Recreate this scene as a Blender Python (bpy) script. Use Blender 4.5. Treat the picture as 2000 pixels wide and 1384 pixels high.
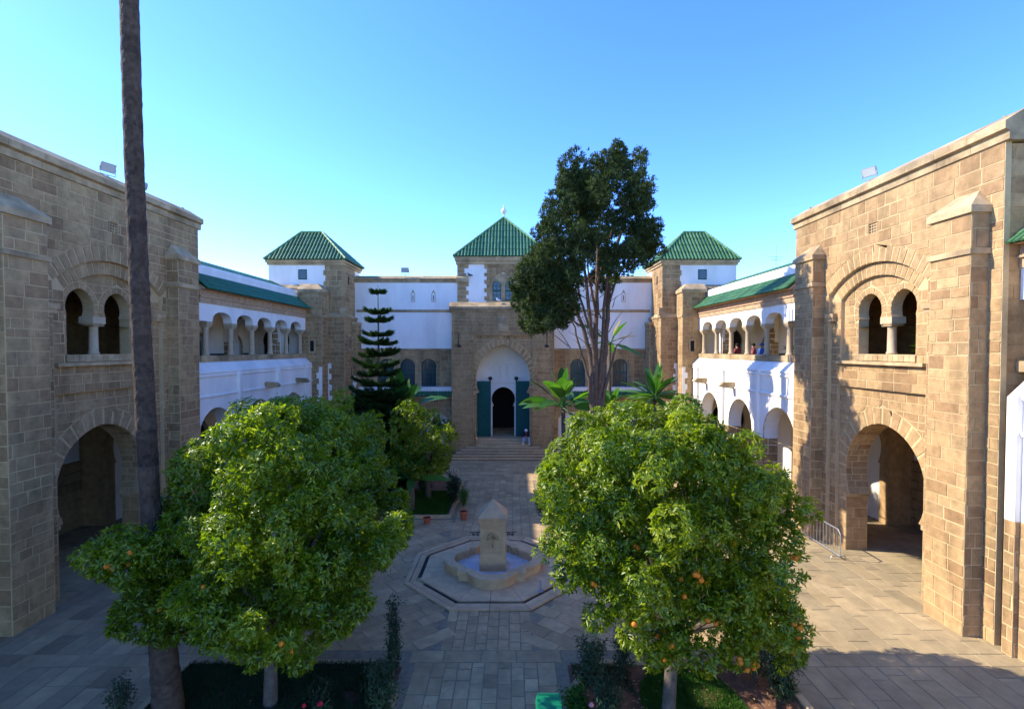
import bpy, bmesh, math, random
import numpy as np
from mathutils import Vector, Matrix

for o in list(bpy.data.objects): bpy.data.objects.remove(o)
S = bpy.context.scene
COL = S.collection
R = math.radians

# ------------------------------------------------------------------ camera
CAMP = Vector((0.6, 0.0, 7.0)); FPX = 980.0; PITCH = R(1.4)
cam = bpy.data.cameras.new('camera'); cam_o = bpy.data.objects.new('camera', cam); COL.objects.link(cam_o)
cam.sensor_width = 36.0; cam.lens = FPX / 2000 * 36; cam.shift_y = 0.0065
cam.clip_start = 0.05; cam.clip_end = 3000
cam_o.location = CAMP; cam_o.rotation_euler = (math.pi / 2 - PITCH, 0, 0)
S.camera = cam_o

# ------------------------------------------------------------------ light
SUN_EL = 36.5; SUN_AZ = 80.0            # azimuth: degrees to the left of the view axis
W = bpy.data.worlds.new('World'); S.world = W; W.use_nodes = True
nt = W.node_tree; nt.nodes.clear()
sky = nt.nodes.new('ShaderNodeTexSky'); sky.sky_type = 'NISHITA'; sky.sun_disc = False
sky.sun_elevation = R(SUN_EL); sky.sun_rotation = R(360 - SUN_AZ)
sky.altitude = 0; sky.air_density = 0.62; sky.dust_density = 0.08; sky.ozone_density = 4.0
hs = nt.nodes.new('ShaderNodeHueSaturation'); hs.inputs['Saturation'].default_value = 1.2
hs.inputs['Hue'].default_value = 0.513
bg = nt.nodes.new('ShaderNodeBackground'); bg.inputs['Strength'].default_value = 0.15
ow = nt.nodes.new('ShaderNodeOutputWorld')
nt.links.new(sky.outputs[0], hs.inputs['Color']); nt.links.new(hs.outputs[0], bg.inputs['Color'])
nt.links.new(bg.outputs[0], ow.inputs['Surface'])
sl = bpy.data.lights.new('sun', 'SUN'); sl.energy = 2.0; sl.angle = R(0.53); sl.color = (1.0, 0.92, 0.78)
so = bpy.data.objects.new('sun', sl); COL.objects.link(so)
tosun = Vector((-math.sin(R(SUN_AZ)) * math.cos(R(SUN_EL)), math.cos(R(SUN_AZ)) * math.cos(R(SUN_EL)), math.sin(R(SUN_EL))))
so.rotation_euler = (-tosun).to_track_quat('-Z', 'Y').to_euler(); so.location = (-30, 10, 40)
S.view_settings.view_transform = 'Standard'; S.view_settings.look = 'None'
S.view_settings.exposure = 2.25; S.view_settings.gamma = 1.0; S.view_settings.use_curve_mapping = False
S.render.engine = 'CYCLES'; S.cycles.max_bounces = 8; S.cycles.diffuse_bounces = 5

# ------------------------------------------------------------------ helpers
rng = random.Random(7)
NR = np.random.default_rng(11)
def proj(p):
    X = p[0] - CAMP[0]; Y = p[1]; Z = p[2] - CAMP[2]
    zf = Y * math.cos(PITCH) - Z * math.sin(PITCH); u = Y * math.sin(PITCH) + Z * math.cos(PITCH)
    if zf < .1: return None
    return 1000 + FPX * X / zf, 705 - FPX * u / zf, zf
def ray(px, py):
    a = (px - 1000) / FPX; b = -(py - 705) / FPX
    return Vector((a, math.cos(PITCH) + b * math.sin(PITCH), -math.sin(PITCH) + b * math.cos(PITCH)))
def at(px, py, Y):                      # surveyed point of the place: photo direction at a known depth
    d = ray(px, py); return CAMP + d * (Y / d.y)

def tag(o, label=None, cat=None, group=None, kind=None):
    if label: o['label'] = label
    if cat: o['category'] = cat
    if group: o['group'] = group
    if kind: o['kind'] = kind
    return o
def thing(name, label, cat, loc=(0, 0, 0), group=None, kind=None):
    o = bpy.data.objects.new(name, None); COL.objects.link(o); o.location = loc; o.empty_display_size = .3
    return tag(o, label, cat, group, kind)
def adopt(o, parent):
    if parent is not None:
        o.parent = parent
        if parent.type == 'EMPTY': o.matrix_parent_inverse = Matrix.Translation(-Vector(parent.location))
def mk(name, V, F, mat, parent=None, tint=None, smooth=False):
    me = bpy.data.meshes.new(name); me.from_pydata(V, [], F)
    if mat: me.materials.append(mat)
    if tint is not None:
        a = me.attributes.new('tint', 'FLOAT', 'FACE'); a.data.foreach_set('value', tint)
    if smooth: me.polygons.foreach_set('use_smooth', [True] * len(me.polygons))
    me.update()
    o = bpy.data.objects.new(name, me); COL.objects.link(o); adopt(o, parent); return o

class Fr:                                # a wall's own frame: u along it, v up it, d out of it
    def __init__(s, o, U, V, N):
        s.o = Vector(o); s.U = Vector(U); s.V = Vector(V); s.N = Vector(N); s.flip = s.U.cross(s.V).dot(s.N) < 0
    def pt(s, u, v, d=0.0):
        p = s.o + s.U * u + s.V * v + s.N * d; return (p.x, p.y, p.z)
Zv = (0, 0, 1)
def FX(x, sgn): return Fr((x, 0, 0), (0, 1, 0), Zv, (sgn, 0, 0))    # wall on plane x, facing sgn
def FW(s, d=0.0): return FX(s * (12.0 - d), -s)
def FF(y): return Fr((0, y, 0), (1, 0, 0), Zv, (0, -1, 0))          # faces the camera
def FB(y): return Fr((0, y, 0), (1, 0, 0), Zv, (0, 1, 0))
GR = Fr((0, 0, 0), (1, 0, 0), (0, 1, 0), (0, 0, 1))

class MB:
    def __init__(s): s.V = []; s.F = []; s.T = []
    def face(s, pts, t=.5, flip=False):
        n = len(s.V); s.V += [tuple(p) for p in pts]; ids = list(range(n, n + len(pts)))
        s.F.append(ids[::-1] if flip else ids); s.T.append(t)
    def mesh(s, V, F, t=.5):
        n = len(s.V); s.V += [tuple(p) for p in V]; s.F += [[i + n for i in f] for f in F]; s.T += [t] * len(F)
    def box(s, x0, x1, y0, y1, z0, z1, t=.5):
        if x0 > x1: x0, x1 = x1, x0
        V = [(x0, y0, z0), (x1, y0, z0), (x1, y1, z0), (x0, y1, z0), (x0, y0, z1), (x1, y0, z1), (x1, y1, z1), (x0, y1, z1)]
        s.mesh(V, [(3, 2, 1, 0), (4, 5, 6, 7), (0, 1, 5, 4), (1, 2, 6, 5), (2, 3, 7, 6), (3, 0, 4, 7)], t)
    def fbox(s, fr, u0, u1, v0, v1, d0, d1, t=.5):
        V = [fr.pt(u, v, d) for d in (d0, d1) for u, v in ((u0, v0), (u1, v0), (u1, v1), (u0, v1))]
        F = [(3, 2, 1, 0), (4, 5, 6, 7), (0, 1, 5, 4), (1, 2, 6, 5), (2, 3, 7, 6), (3, 0, 4, 7)]
        if fr.flip: F = [f[::-1] for f in F]
        s.mesh(V, F, t)
    def sweep(s, fr, prof, u0, u1, t=.5):       # profile [(d, v)] swept along u
        n = len(prof); V = [fr.pt(u, v, d) for u in (u0, u1) for d, v in prof]
        F = [(i, (i + 1) % n, n + (i + 1) % n, n + i) for i in range(n)] + [tuple(range(n))[::-1], tuple(range(n, 2 * n))]
        s.mesh(V, F, t)
    def prism(s, fr, poly, d0, d1, t=.5):
        n = len(poly); V = [fr.pt(u, v, d) for d in (d0, d1) for u, v in poly]
        F = [tuple(range(n))[::-1], tuple(range(n, 2 * n))] + [(i, (i + 1) % n, n + (i + 1) % n, n + i) for i in range(n)]
        if fr.flip: F = [f[::-1] for f in F]
        s.mesh(V, F, t)
    def tube(s, path, rad, n=8, t=.5, cap=True):
        P = [Vector(p) for p in path]; rad = rad if hasattr(rad, '__len__') else [rad] * len(P)
        ax = Vector((1, 0, 0)); V = []; F = []
        for i, p in enumerate(P):
            d = (P[min(i + 1, len(P) - 1)] - P[max(i - 1, 0)])
            d = d.normalized() if d.length > 1e-9 else Vector((0, 0, 1))
            if abs(d.dot(ax)) > .95: ax = Vector((0, 1, 0)) if abs(d.y) < .9 else Vector((0, 0, 1))
            a = (ax - d * ax.dot(d)).normalized(); b = d.cross(a); ax = a
            V += [p + (a * math.cos(k * 2 * math.pi / n) + b * math.sin(k * 2 * math.pi / n)) * rad[i] for k in range(n)]
        for i in range(len(P) - 1):
            for k in range(n):
                F.append((i * n + k, i * n + (k + 1) % n, (i + 1) * n + (k + 1) % n, (i + 1) * n + k))
        if cap: F += [tuple(range(n))[::-1], tuple(range((len(P) - 1) * n, len(P) * n))]
        s.mesh(V, F, t)
    def lathe(s, c, prof, n=16, t=.5):          # profile [(r, z)]
        V = [(c[0] + r * math.cos(k * 2 * math.pi / n), c[1] + r * math.sin(k * 2 * math.pi / n), c[2] + z) for r, z in prof for k in range(n)]
        F = [(i * n + k, i * n + (k + 1) % n, (i + 1) * n + (k + 1) % n, (i + 1) * n + k) for i in range(len(prof) - 1) for k in range(n)]
        F += [tuple(range(n))[::-1], tuple(range((len(prof) - 1) * n, len(prof) * n))]
        s.mesh(V, F, t)
    def ball(s, c, r, n=10, m=7, t=.5):
        r = r if hasattr(r, '__len__') else (r, r, r)
        V = [(c[0] + r[0] * math.sin(math.pi * j / m) * math.cos(2 * math.pi * k / n), c[1] + r[1] * math.sin(math.pi * j / m) * math.sin(2 * math.pi * k / n),
              c[2] - r[2] * math.cos(math.pi * j / m)) for j in range(m + 1) for k in range(n)]
        F = [(j * n + k, j * n + (k + 1) % n, (j + 1) * n + (k + 1) % n, (j + 1) * n + k) for j in range(m) for k in range(n)]
        s.mesh(V, F, t)
    def build(s, name, mat, parent=None, smooth=False, kind=None):
        o = mk(name, s.V, s.F, mat, parent, s.T, smooth)
        if kind: o['kind'] = kind
        return o

# ---------------------------------------------------------------- openings and walls
class Op:
    def __init__(s, pts): s.p = pts; s.v0 = pts[0][0]; s.v1 = pts[-1][0]; s.c = (pts[-1][1] + pts[-1][2]) / 2
    def at(s, v):
        p = s.p
        for i in range(len(p) - 1):
            if p[i][0] <= v <= p[i + 1][0] and p[i + 1][0] > p[i][0]:
                f = (v - p[i][0]) / (p[i + 1][0] - p[i][0])
                return p[i][1] + (p[i + 1][1] - p[i][1]) * f, p[i][2] + (p[i + 1][2] - p[i][2]) * f
        return (s.c, s.c)
    def vs(s): return [q[0] for q in s.p]
def op_rect(u0, u1, v0, v1): return Op([(v0, u0, u1), (v1, u0, u1)])
def arc_pts(zi, zc, Rr, ap, n=11):
    rise = ap - zc; out = []
    if rise >= Rr:
        e = (rise * rise - Rr * Rr) / (2 * Rr); q = Rr + e
        a0 = math.asin(max(-1, (zi - zc) / q)); a1 = math.acos(e / q)
        for i in range(n + 1):
            a = a0 + (a1 - a0) * i / n; out.append((zc + q * math.sin(a), max(0, q * math.cos(a) - e)))
    else:
        a0 = math.asin(max(-1, (zi - zc) / rise))
        for i in range(n + 1):
            a = a0 + (math.pi / 2 - a0) * i / n; out.append((zc + rise * math.sin(a), Rr * math.cos(a)))
    return out
def op_arch(uc, jh, v0, zi, zc, Rr, ap, n=11):
    p = [(v0, jh), (zi, jh)] + arc_pts(zi, zc, Rr, ap, n)
    o = Op([(v, uc - h, uc + h) for v, h in p]); o.uc = uc; o.zc = zc; o.arc = arc_pts(zi, zc, Rr, ap, n); return o
def op_seg(uc, half, v0, spring, ap, n=8):
    rise = ap - spring; Rr = (half * half + rise * rise) / (2 * rise); c = ap - Rr
    a0 = math.acos(half / Rr); arc = [(c + Rr * math.sin(a0 + (math.pi / 2 - a0) * i / n), Rr * math.cos(a0 + (math.pi / 2 - a0) * i / n)) for i in range(n + 1)]
    o = Op([(v0, uc - half, uc + half)] + [(v, uc - h, uc + h) for v, h in arc]); o.uc = uc; o.zc = c; o.arc = arc; return o
def outside(op):                         # masks everything outside an opening
    a = Op([(v, -99, l) for v, l, r in op.p]); b = Op([(v, r, 99) for v, l, r in op.p])
    return [a, b]

def wall(mb, fr, u0, u1, v0, v1, ops, t, dfr=0.0):
    vs = sorted(set([v0, v1] + [round(v, 5) for o in ops for v in o.vs() if v0 < v < v1]))
    e = 1e-5
    for va, vb in zip(vs[:-1], vs[1:]):
        if vb - va < 1e-4: continue
        act = [o for o in ops if o.v0 <= va + e and o.v1 >= vb - e]
        iv = sorted([(o.at(va + e), o.at(vb - e)) for o in act], key=lambda q: q[0][0] + q[1][0])
        ca, cb = u0, u1
        la, lb = u0, u0
        for (a, b) in iv + [((u1, u1), (u1, u1))]:
            if a[0] - la > 1e-4 or b[0] - lb > 1e-4:
                q = [(la, va), (a[0], va), (b[0], vb), (lb, vb)]
                mb.face([fr.pt(u, v, dfr) for u, v in q], flip=fr.flip)
                mb.face([fr.pt(u, v, dfr - t) for u, v in q], flip=not fr.flip)
            la, lb = a[1], b[1]
    for o in ops:
        for (a, b) in zip(o.p[:-1], o.p[1:]):
            for k in (1, 2):
                if abs(a[0] - b[0]) < 1e-6 and abs(a[k] - b[k]) < 1e-6: continue
                mb.face([fr.pt(a[k], a[0], dfr), fr.pt(b[k], b[0], dfr), fr.pt(b[k], b[0], dfr - t), fr.pt(a[k], a[0], dfr - t)], flip=(k == 1) != fr.flip)
        for q in ([o.p[0]] if o.v0 > v0 + 1e-4 else []) + [o.p[-1]]:
            if q[2] - q[1] > 1e-3: mb.face([fr.pt(q[1], q[0], dfr), fr.pt(q[2], q[0], dfr), fr.pt(q[2], q[0], dfr - t), fr.pt(q[1], q[0], dfr - t)])
    for u in (u0, u1): mb.face([fr.pt(u, v0, dfr), fr.pt(u, v1, dfr), fr.pt(u, v1, dfr - t), fr.pt(u, v0, dfr - t)])
    mb.face([fr.pt(u0, v1, dfr), fr.pt(u1, v1, dfr), fr.pt(u1, v1, dfr - t), fr.pt(u0, v1, dfr - t)])

# ---------------------------------------------------------------- stone blocks
def courses(v0, v1, h):
    out = [v0]
    while out[-1] < v1 - h[0] * .6: out.append(out[-1] + rng.uniform(*h))
    if len(out) == 1: return [v0, v1]
    k = (v1 - v0) / (out[-1] - v0) if len(out) > 1 else 1
    return [v0 + (v - v0) * k for v in out]
def gen_blocks(fr, u0, u1, v0, v1, ops=(), h=(.24, .35), ln=(.35, .95), d0=0.0, prot=(.004, .016), gap=.02, tr=(0, 1), jit=.007):
    out = []; br = sorted(set([v0, v1] + [round(q[0], 4) for o in ops for q in (o.p[0], o.p[-1]) if q[2] - q[1] > .05 and v0 + .02 < q[0] < v1 - .02])); vs = [v0]
    for b0, b1 in zip(br[:-1], br[1:]): vs += courses(b0, b1, h)[1:]
    for va, vb in zip(vs[:-1], vs[1:]):
        u = u0 - rng.uniform(0, ln[0])
        while u < u1 - .02:
            L = rng.uniform(*ln); ua, ub = max(u, u0), min(u + L, u1); u += L
            if u1 - u < ln[0] * .4: ub = u1; u = u1
            if ub - ua < .05: continue
            hit = [o for o in ops if o.v1 > va and o.v0 < vb]
            lv = [va + 1e-4, vb - 1e-4]
            if any(min(o.at(v)[0] for v in (lv[0], lv[1], (va + vb) / 2)) < ub and max(o.at(v)[1] for v in (lv[0], lv[1], (va + vb) / 2)) > ua for o in hit):
                lv = [va + 1e-4, va * .66 + vb * .34, va * .34 + vb * .66, vb - 1e-4]
            pcs = [[(v, ua, ub) for v in lv]]
            for o in hit:
                nx = []
                for p in pcs:
                    iv = [o.at(v) if o.v0 <= v <= o.v1 else (o.c, o.c) for v, _, _ in p]
                    if all(q[2] <= i[0] + 1e-4 for q, i in zip(p, iv)) or all(q[1] >= i[1] - 1e-4 for q, i in zip(p, iv)): nx.append(p); continue
                    a = [(q[0], q[1], max(q[1], min(q[2], i[0]))) for q, i in zip(p, iv)]
                    b = [(q[0], min(q[2], max(q[1], i[1])), q[2]) for q, i in zip(p, iv)]
                    nx += [a, b]
                pcs = nx
            for p in pcs:
                if max(q[2] - q[1] for q in p) < .07: continue
                g = gap / 2; pr = []; pl = []
                for i, (v, l, r) in enumerate(p):
                    vv = v + (g if i == 0 else -g if i == len(p) - 1 else 0)
                    l2, r2 = l + g, r - g
                    if r2 < l2 + .004: l2 = r2 = (l + r) / 2
                    j = lambda: rng.uniform(-jit, jit)
                    if r2 - l2 > .004: pr.append((r2 + j(), vv + j())); pl.append((l2 + j(), vv + j()))
                    else: pr.append((r2, vv))
                poly = pr + pl[::-1]
                if len(poly) < 3: continue
                out.append((fr, poly, d0, rng.uniform(*prot), rng.uniform(*tr)))
    return out
def voussoirs(fr, op, w, n, d0=0.0, prot=(.006, .018), gap=.018, tr=(.35, .8), both=True, zc=None):
    out = []; A = op.arc; m = len(A); uc = op.uc; zc = op.zc if zc is None else zc
    def pt(f):
        x = f * (m - 1); i = min(int(x), m - 2); x -= i
        return A[i][0] + (A[i + 1][0] - A[i][0]) * x, A[i][1] + (A[i + 1][1] - A[i][1]) * x
    for sg in (-1, 1):
        for i in range(n):
            q = []
            for f in (i / n + .01, (i + 1) / n - .01):
                v, hh = pt(f); d = Vector((hh, v - zc)); d = d.normalized() if d.length > 1e-6 else Vector((0, 1))
                ww = w * (rng.uniform(.97, 1.04) if w > .3 else 1)
                q.append(((uc + sg * (hh + .004), v), (uc + sg * (hh + d.x * ww), v + d.y * ww)))
            poly = [q[0][0], q[0][1], q[1][1], q[1][0]]
            if sg < 0: poly = poly[::-1]
            out.append((fr, poly, d0, rng.uniform(*prot), rng.uniform(*tr)))
    return out
def ring_op(op, w):                      # opening grown by a ring of voussoirs
    p = []
    a0 = op.arc[0][0]
    for v, l, r in op.p:
        if v < a0 - 1e-6: continue
        h = (r - l) / 2; d = Vector((h, v - op.zc)); d = d.normalized() if d.length > 1e-6 else Vector((0, 1))
        p.append((v + d.y * w, h + d.x * w))
    p.sort()
    q = [(min(p[0][0], a0) - .001, p[0][1])] + p
    return Op([(v, op.uc - h, op.uc + h) for v, h in q])
def block_geo(b, back=.006):
    fr, poly, d0, pr, t = b
    n = len(poly); cu = sum(p[0] for p in poly) / n; cv = sum(p[1] for p in poly) / n
    inn = []
    for u, v in poly:
        L = math.hypot(cu - u, cv - v) + 1e-9; k = min(.35, .012 / L); inn.append((u + (cu - u) * k, v + (cv - v) * k))
    V = [fr.pt(u, v, d0 - back) for u, v in poly] + [fr.pt(u, v, d0 + pr) for u, v in inn]
    F = [tuple(range(n, 2 * n))] + [(i, (i + 1) % n, n + (i + 1) % n, n + i) for i in range(n)]
    if fr.flip: F = [f[::-1] for f in F]
    return V, F
def block_px(b):
    fr, poly, d0, pr, t = b
    n = len(poly); cu = sum(p[0] for p in poly) / n; cv = sum(p[1] for p in poly) / n
    c = Vector(fr.pt(cu, cv, d0)); q = proj(c)
    if q is None or not (-15 < q[0] < 2015 and -15 < q[1] < 1400): return 0
    dv = CAMP - c; cs = dv.normalized().dot(fr.N)
    if cs <= 0: return 0
    ar = abs(sum(poly[i][0] * poly[(i + 1) % n][1] - poly[(i + 1) % n][0] * poly[i][1] for i in range(n))) / 2
    return ar * cs * (FPX / dv.length) ** 2
def lay(blocks, name, rest, mat, parent, nmax=300, minpx=60):
    sc = sorted(((block_px(b), i) for i, b in enumerate(blocks)), reverse=True)
    top = set(i for p, i in sc[:nmax] if p >= minpx)
    mb = MB()
    for i, b in enumerate(blocks):
        V, F = block_geo(b)
        if i in top: mk(name, V, F, mat, parent, [b[4]] * len(F))
        else: mb.mesh(V, F, b[4])
    if mb.F: mb.build(rest, mat, parent, kind='stuff')

# ---------------------------------------------------------------- materials
def ND(n, t, **k):
    x = n.nodes.new(t)
    for a, v in k.items(): setattr(x, a, v)
    return x
def M(name, cols, rough=.85, nscale=3.0, namt=.25, bump=.25, bscale=40, spec=.25, big=.0, bigscale=.35, use_tint=True, streak=0.0, coat=0, metal=0, warm=None):
    """cols: list of base colours picked by each piece's tint; noise only varies them"""
    if warm: cols = [(c[0] * warm[0], c[1] * warm[1], c[2] * warm[2]) for c in cols]
    m = bpy.data.materials.new(name); m.use_nodes = True; n = m.node_tree; n.nodes.clear(); L = n.links.new
    out = ND(n, 'ShaderNodeOutputMaterial'); b = ND(n, 'ShaderNodeBsdfPrincipled'); L(b.outputs[0], out.inputs[0])
    b.inputs['Roughness'].default_value = rough; b.inputs['Specular IOR Level'].default_value = spec; b.inputs['Metallic'].default_value = metal
    if coat: b.inputs['Coat Weight'].default_value = coat; b.inputs['Coat Roughness'].default_value = .15
    g = ND(n, 'ShaderNodeNewGeometry')
    at_ = ND(n, 'ShaderNodeAttribute', attribute_name='tint')
    r = ND(n, 'ShaderNodeValToRGB'); els = r.color_ramp.elements; r.color_ramp.interpolation = 'LINEAR'
    while len(els) < len(cols): els.new(.5)
    for i, c in enumerate(cols): els[i].position = i / max(1, len(cols) - 1); els[i].color = (*c, 1)
    if use_tint: L(at_.outputs['Fac'], r.inputs[0])
    else: r.inputs[0].default_value = 0
    n1 = ND(n, 'ShaderNodeTexNoise'); n1.inputs['Scale'].default_value = nscale; n1.inputs['Detail'].default_value = 6; n1.inputs['Roughness'].default_value = .62
    L(g.outputs['Position'], n1.inputs['Vector'])
    mr = ND(n, 'ShaderNodeMapRange'); mr.inputs['From Min'].default_value = .25; mr.inputs['From Max'].default_value = .75
    mr.inputs['To Min'].default_value = 1 - namt; mr.inputs['To Max'].default_value = 1 + namt; L(n1.outputs['Fac'], mr.inputs['Value'])
    mx = ND(n, 'ShaderNodeVectorMath', operation='SCALE'); L(r.outputs[0], mx.inputs[0]); L(mr.outputs[0], mx.inputs['Scale'])
    last = mx.outputs[0]
    if big:
        n2 = ND(n, 'ShaderNodeTexNoise'); n2.inputs['Scale'].default_value = bigscale; n2.inputs['Detail'].default_value = 5
        if streak:
            mp = ND(n, 'ShaderNodeMapping'); mp.inputs['Scale'].default_value = (streak, streak, .35); L(g.outputs['Position'], mp.inputs[0]); L(mp.outputs[0], n2.inputs['Vector'])
        else: L(g.outputs['Position'], n2.inputs['Vector'])
        m2 = ND(n, 'ShaderNodeMapRange'); m2.inputs['From Min'].default_value = .4; m2.inputs['From Max'].default_value = .72
        m2.inputs['To Min'].default_value = 1; m2.inputs['To Max'].default_value = 1 - big; L(n2.outputs['Fac'], m2.inputs['Value'])
        s2 = ND(n, 'ShaderNodeVectorMath', operation='SCALE'); L(last, s2.inputs[0]); L(m2.outputs[0], s2.inputs['Scale']); last = s2.outputs[0]
    L(last, b.inputs['Base Color'])
    if bump:
        n3 = ND(n, 'ShaderNodeTexNoise'); n3.inputs['Scale'].default_value = bscale; n3.inputs['Detail'].default_value = 5; L(g.outputs['Position'], n3.inputs['Vector'])
        bp = ND(n, 'ShaderNodeBump'); bp.inputs['Strength'].default_value = bump; bp.inputs['Distance'].default_value = .02
        L(n3.outputs['Fac'], bp.inputs['Height']); L(bp.outputs[0], b.inputs['Normal'])
    return m
STONE = (1.06, .98, .785); SHADEPAVE = (1.2, 1.03, .76); PLAST = (1.04, .985, .90)  # warm casts put into colours against blue skylight, most on shaded paving
def MLeaf(name, cols, rough=.35, trans=.35, spec=.5):
    m = bpy.data.materials.new(name); m.use_nodes = True; n = m.node_tree; n.nodes.clear(); L = n.links.new
    out = ND(n, 'ShaderNodeOutputMaterial'); b = ND(n, 'ShaderNodeBsdfPrincipled'); tr = ND(n, 'ShaderNodeBsdfTranslucent'); mx = ND(n, 'ShaderNodeMixShader')
    b.inputs['Roughness'].default_value = rough; b.inputs['Specular IOR Level'].default_value = spec
    a = ND(n, 'ShaderNodeAttribute', attribute_name='tint'); r = ND(n, 'ShaderNodeValToRGB'); els = r.color_ramp.elements
    while len(els) < len(cols): els.new(.5)
    for i, c in enumerate(cols): els[i].position = i / max(1, len(cols) - 1); els[i].color = (*c, 1)
    L(a.outputs['Fac'], r.inputs[0]); L(r.outputs[0], b.inputs['Base Color'])
    hb = ND(n, 'ShaderNodeMixRGB', blend_type='MULTIPLY'); hb.inputs[0].default_value = 1; hb.inputs[2].default_value = (1.5, 1.6, .55, 1); L(r.outputs[0], hb.inputs[1]); L(hb.outputs[0], tr.inputs['Color'])
    mx.inputs[0].default_value = trans; L(b.outputs[0], mx.inputs[1]); L(tr.outputs[0], mx.inputs[2]); L(mx.outputs[0], out.inputs[0])
    return m
def MG(name, col, rough=.08):
    m = bpy.data.materials.new(name); m.use_nodes = True; b = m.node_tree.nodes['Principled BSDF']
    b.inputs['Base Color'].default_value = (*col, 1); b.inputs['Roughness'].default_value = rough; b.inputs['Specular IOR Level'].default_value = .6
    return m

SAND = [(.275, .175, .10), (.335, .222, .125), (.385, .265, .15), (.355, .24, .14), (.41, .29, .165), (.325, .23, .135)]
m_stone = M('sandstone', SAND, nscale=5, namt=.3, bump=.5, bscale=28, big=.42, bigscale=.8, streak=1.8, warm=STONE)
m_mortar = M('lime_mortar', [(.50, .385, .24)], nscale=8, namt=.15, bump=.3, use_tint=False, big=.3, warm=STONE)
m_trim = M('dressed_stone', [(.35, .255, .155), (.45, .34, .22), (.39, .305, .205)], nscale=4, namt=.28, bump=.4, bscale=30, big=.55, bigscale=1.1, warm=STONE)
m_band = M('warm_brick', [(.40, .24, .13), (.50, .32, .18), (.44, .29, .18)], nscale=6, namt=.25, bump=.3)
m_white = M('white_plaster', [(.80, .79, .765)], nscale=1.2, namt=.035, bump=.12, bscale=14, use_tint=False, big=.16, bigscale=1.1, streak=1.1, warm=PLAST)
m_cream = M('cream_plaster', [(.72, .69, .62)], nscale=1.5, namt=.05, bump=.1, use_tint=False, warm=PLAST)
m_tile = M('green_glazed_tile', [(.025, .09, .028), (.045, .13, .042), (.08, .18, .065), (.035, .11, .045)], rough=.3, nscale=9, namt=.3, bump=.1, spec=.5)
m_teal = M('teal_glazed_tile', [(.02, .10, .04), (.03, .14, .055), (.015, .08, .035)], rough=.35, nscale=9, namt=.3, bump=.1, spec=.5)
m_ridge = M('pale_green_ridge_tile', [(.10, .22, .08), (.16, .28, .12)], rough=.45, nscale=7, namt=.3, bump=.1)
m_dado = M('dark_green_dado', [(.03, .075, .065), (.05, .10, .08)], rough=.3, nscale=12, namt=.3, bump=.05, use_tint=False)
m_door = M('green_door_paint', [(.004, .085, .075)], rough=.5, nscale=5, namt=.2, bump=.1, use_tint=False)
m_frame = M('green_window_paint', [(.012, .07, .06)], rough=.5, nscale=5, namt=.2, bump=.05, use_tint=False)
m_col = M('limestone_column', [(.46, .38, .29), (.40, .33, .25)], nscale=6, namt=.15, bump=.2, warm=STONE)
m_pave = M('paving_stone', [(.30, .24, .165), (.40, .325, .225), (.35, .28, .19), (.46, .375, .26), (.32, .26, .18), (.42, .33, .225)], nscale=4, namt=.22, bump=.45, bscale=22, big=.3, bigscale=.9, warm=SHADEPAVE)
m_pavewarm = M('warm_paving_stone', [(.32, .255, .165), (.39, .315, .21), (.285, .235, .16), (.35, .285, .19)], nscale=3.5, namt=.2, bump=.35, bscale=22, big=.25, bigscale=.8, warm=STONE)
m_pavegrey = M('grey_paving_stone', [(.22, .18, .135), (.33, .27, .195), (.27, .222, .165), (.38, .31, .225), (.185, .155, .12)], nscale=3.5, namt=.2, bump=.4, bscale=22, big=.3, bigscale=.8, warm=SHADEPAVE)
m_joint = M('paving_joint', [(.23, .20, .155)], nscale=6, namt=.3, use_tint=False, warm=STONE)
m_earth = M('dry_earth', [(.20, .15, .10)], nscale=2, namt=.3, bump=.6, bscale=12, use_tint=False)
m_soil = M('red_brown_soil', [(.16, .075, .04)], nscale=4, namt=.45, bump=1.0, bscale=18, use_tint=False)
m_fount = M('fountain_stone', [(.52, .375, .245), (.58, .43, .29), (.48, .355, .235)], nscale=5, namt=.14, bump=.25, bscale=35, big=.2, bigscale=1.8, warm=STONE)
m_basin = M('basin_floor', [(.50, .47, .44)], nscale=3, namt=.2, rough=.5, use_tint=False, bump=.05)
m_iron = M('wrought_iron', [(.03, .03, .03)], rough=.55, use_tint=False, namt=.2, bump=.1)
m_dark = M('dark_channel', [(.02, .02, .02)], rough=.6, use_tint=False, bump=0)
m_bark = M('palm_bark', [(.055, .036, .023), (.085, .057, .037), (.038, .026, .017)], rough=.95, nscale=9, namt=.5, bump=1.0, bscale=30)
m_bark2 = M('orange_tree_bark', [(.11, .085, .06)], rough=.95, nscale=9, namt=.4, bump=.8, use_tint=False)
m_bark3 = M('cypress_bark', [(.12, .082, .058)], rough=.95, nscale=7, namt=.45, bump=1.0, bscale=25, use_tint=False)
m_orleaf = MLeaf('orange_leaf', [(.035, .07, .003), (.10, .165, .006), (.19, .26, .008), (.36, .38, .03)], trans=.5)
m_cyp = MLeaf('cypress_leaf', [(.02, .04, .013), (.05, .075, .02), (.10, .125, .03)], rough=.7, trans=.2, spec=.2)
m_pine = MLeaf('araucaria_leaf', [(.018, .05, .014), (.04, .09, .02), (.08, .15, .03)], rough=.6, trans=.15, spec=.25)
m_strel = MLeaf('paddle_leaf', [(.02, .075, .018), (.05, .15, .025), (.10, .24, .03)], rough=.35, trans=.4)
m_strelold = MLeaf('yellow_paddle_leaf', [(.45, .28, .03), (.35, .26, .05)], rough=.5, trans=.4)
m_grass = MLeaf('grass_blade', [(.02, .075, .01), (.05, .14, .015), (.09, .19, .025)], rough=.6, trans=.3, spec=.2)
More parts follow.
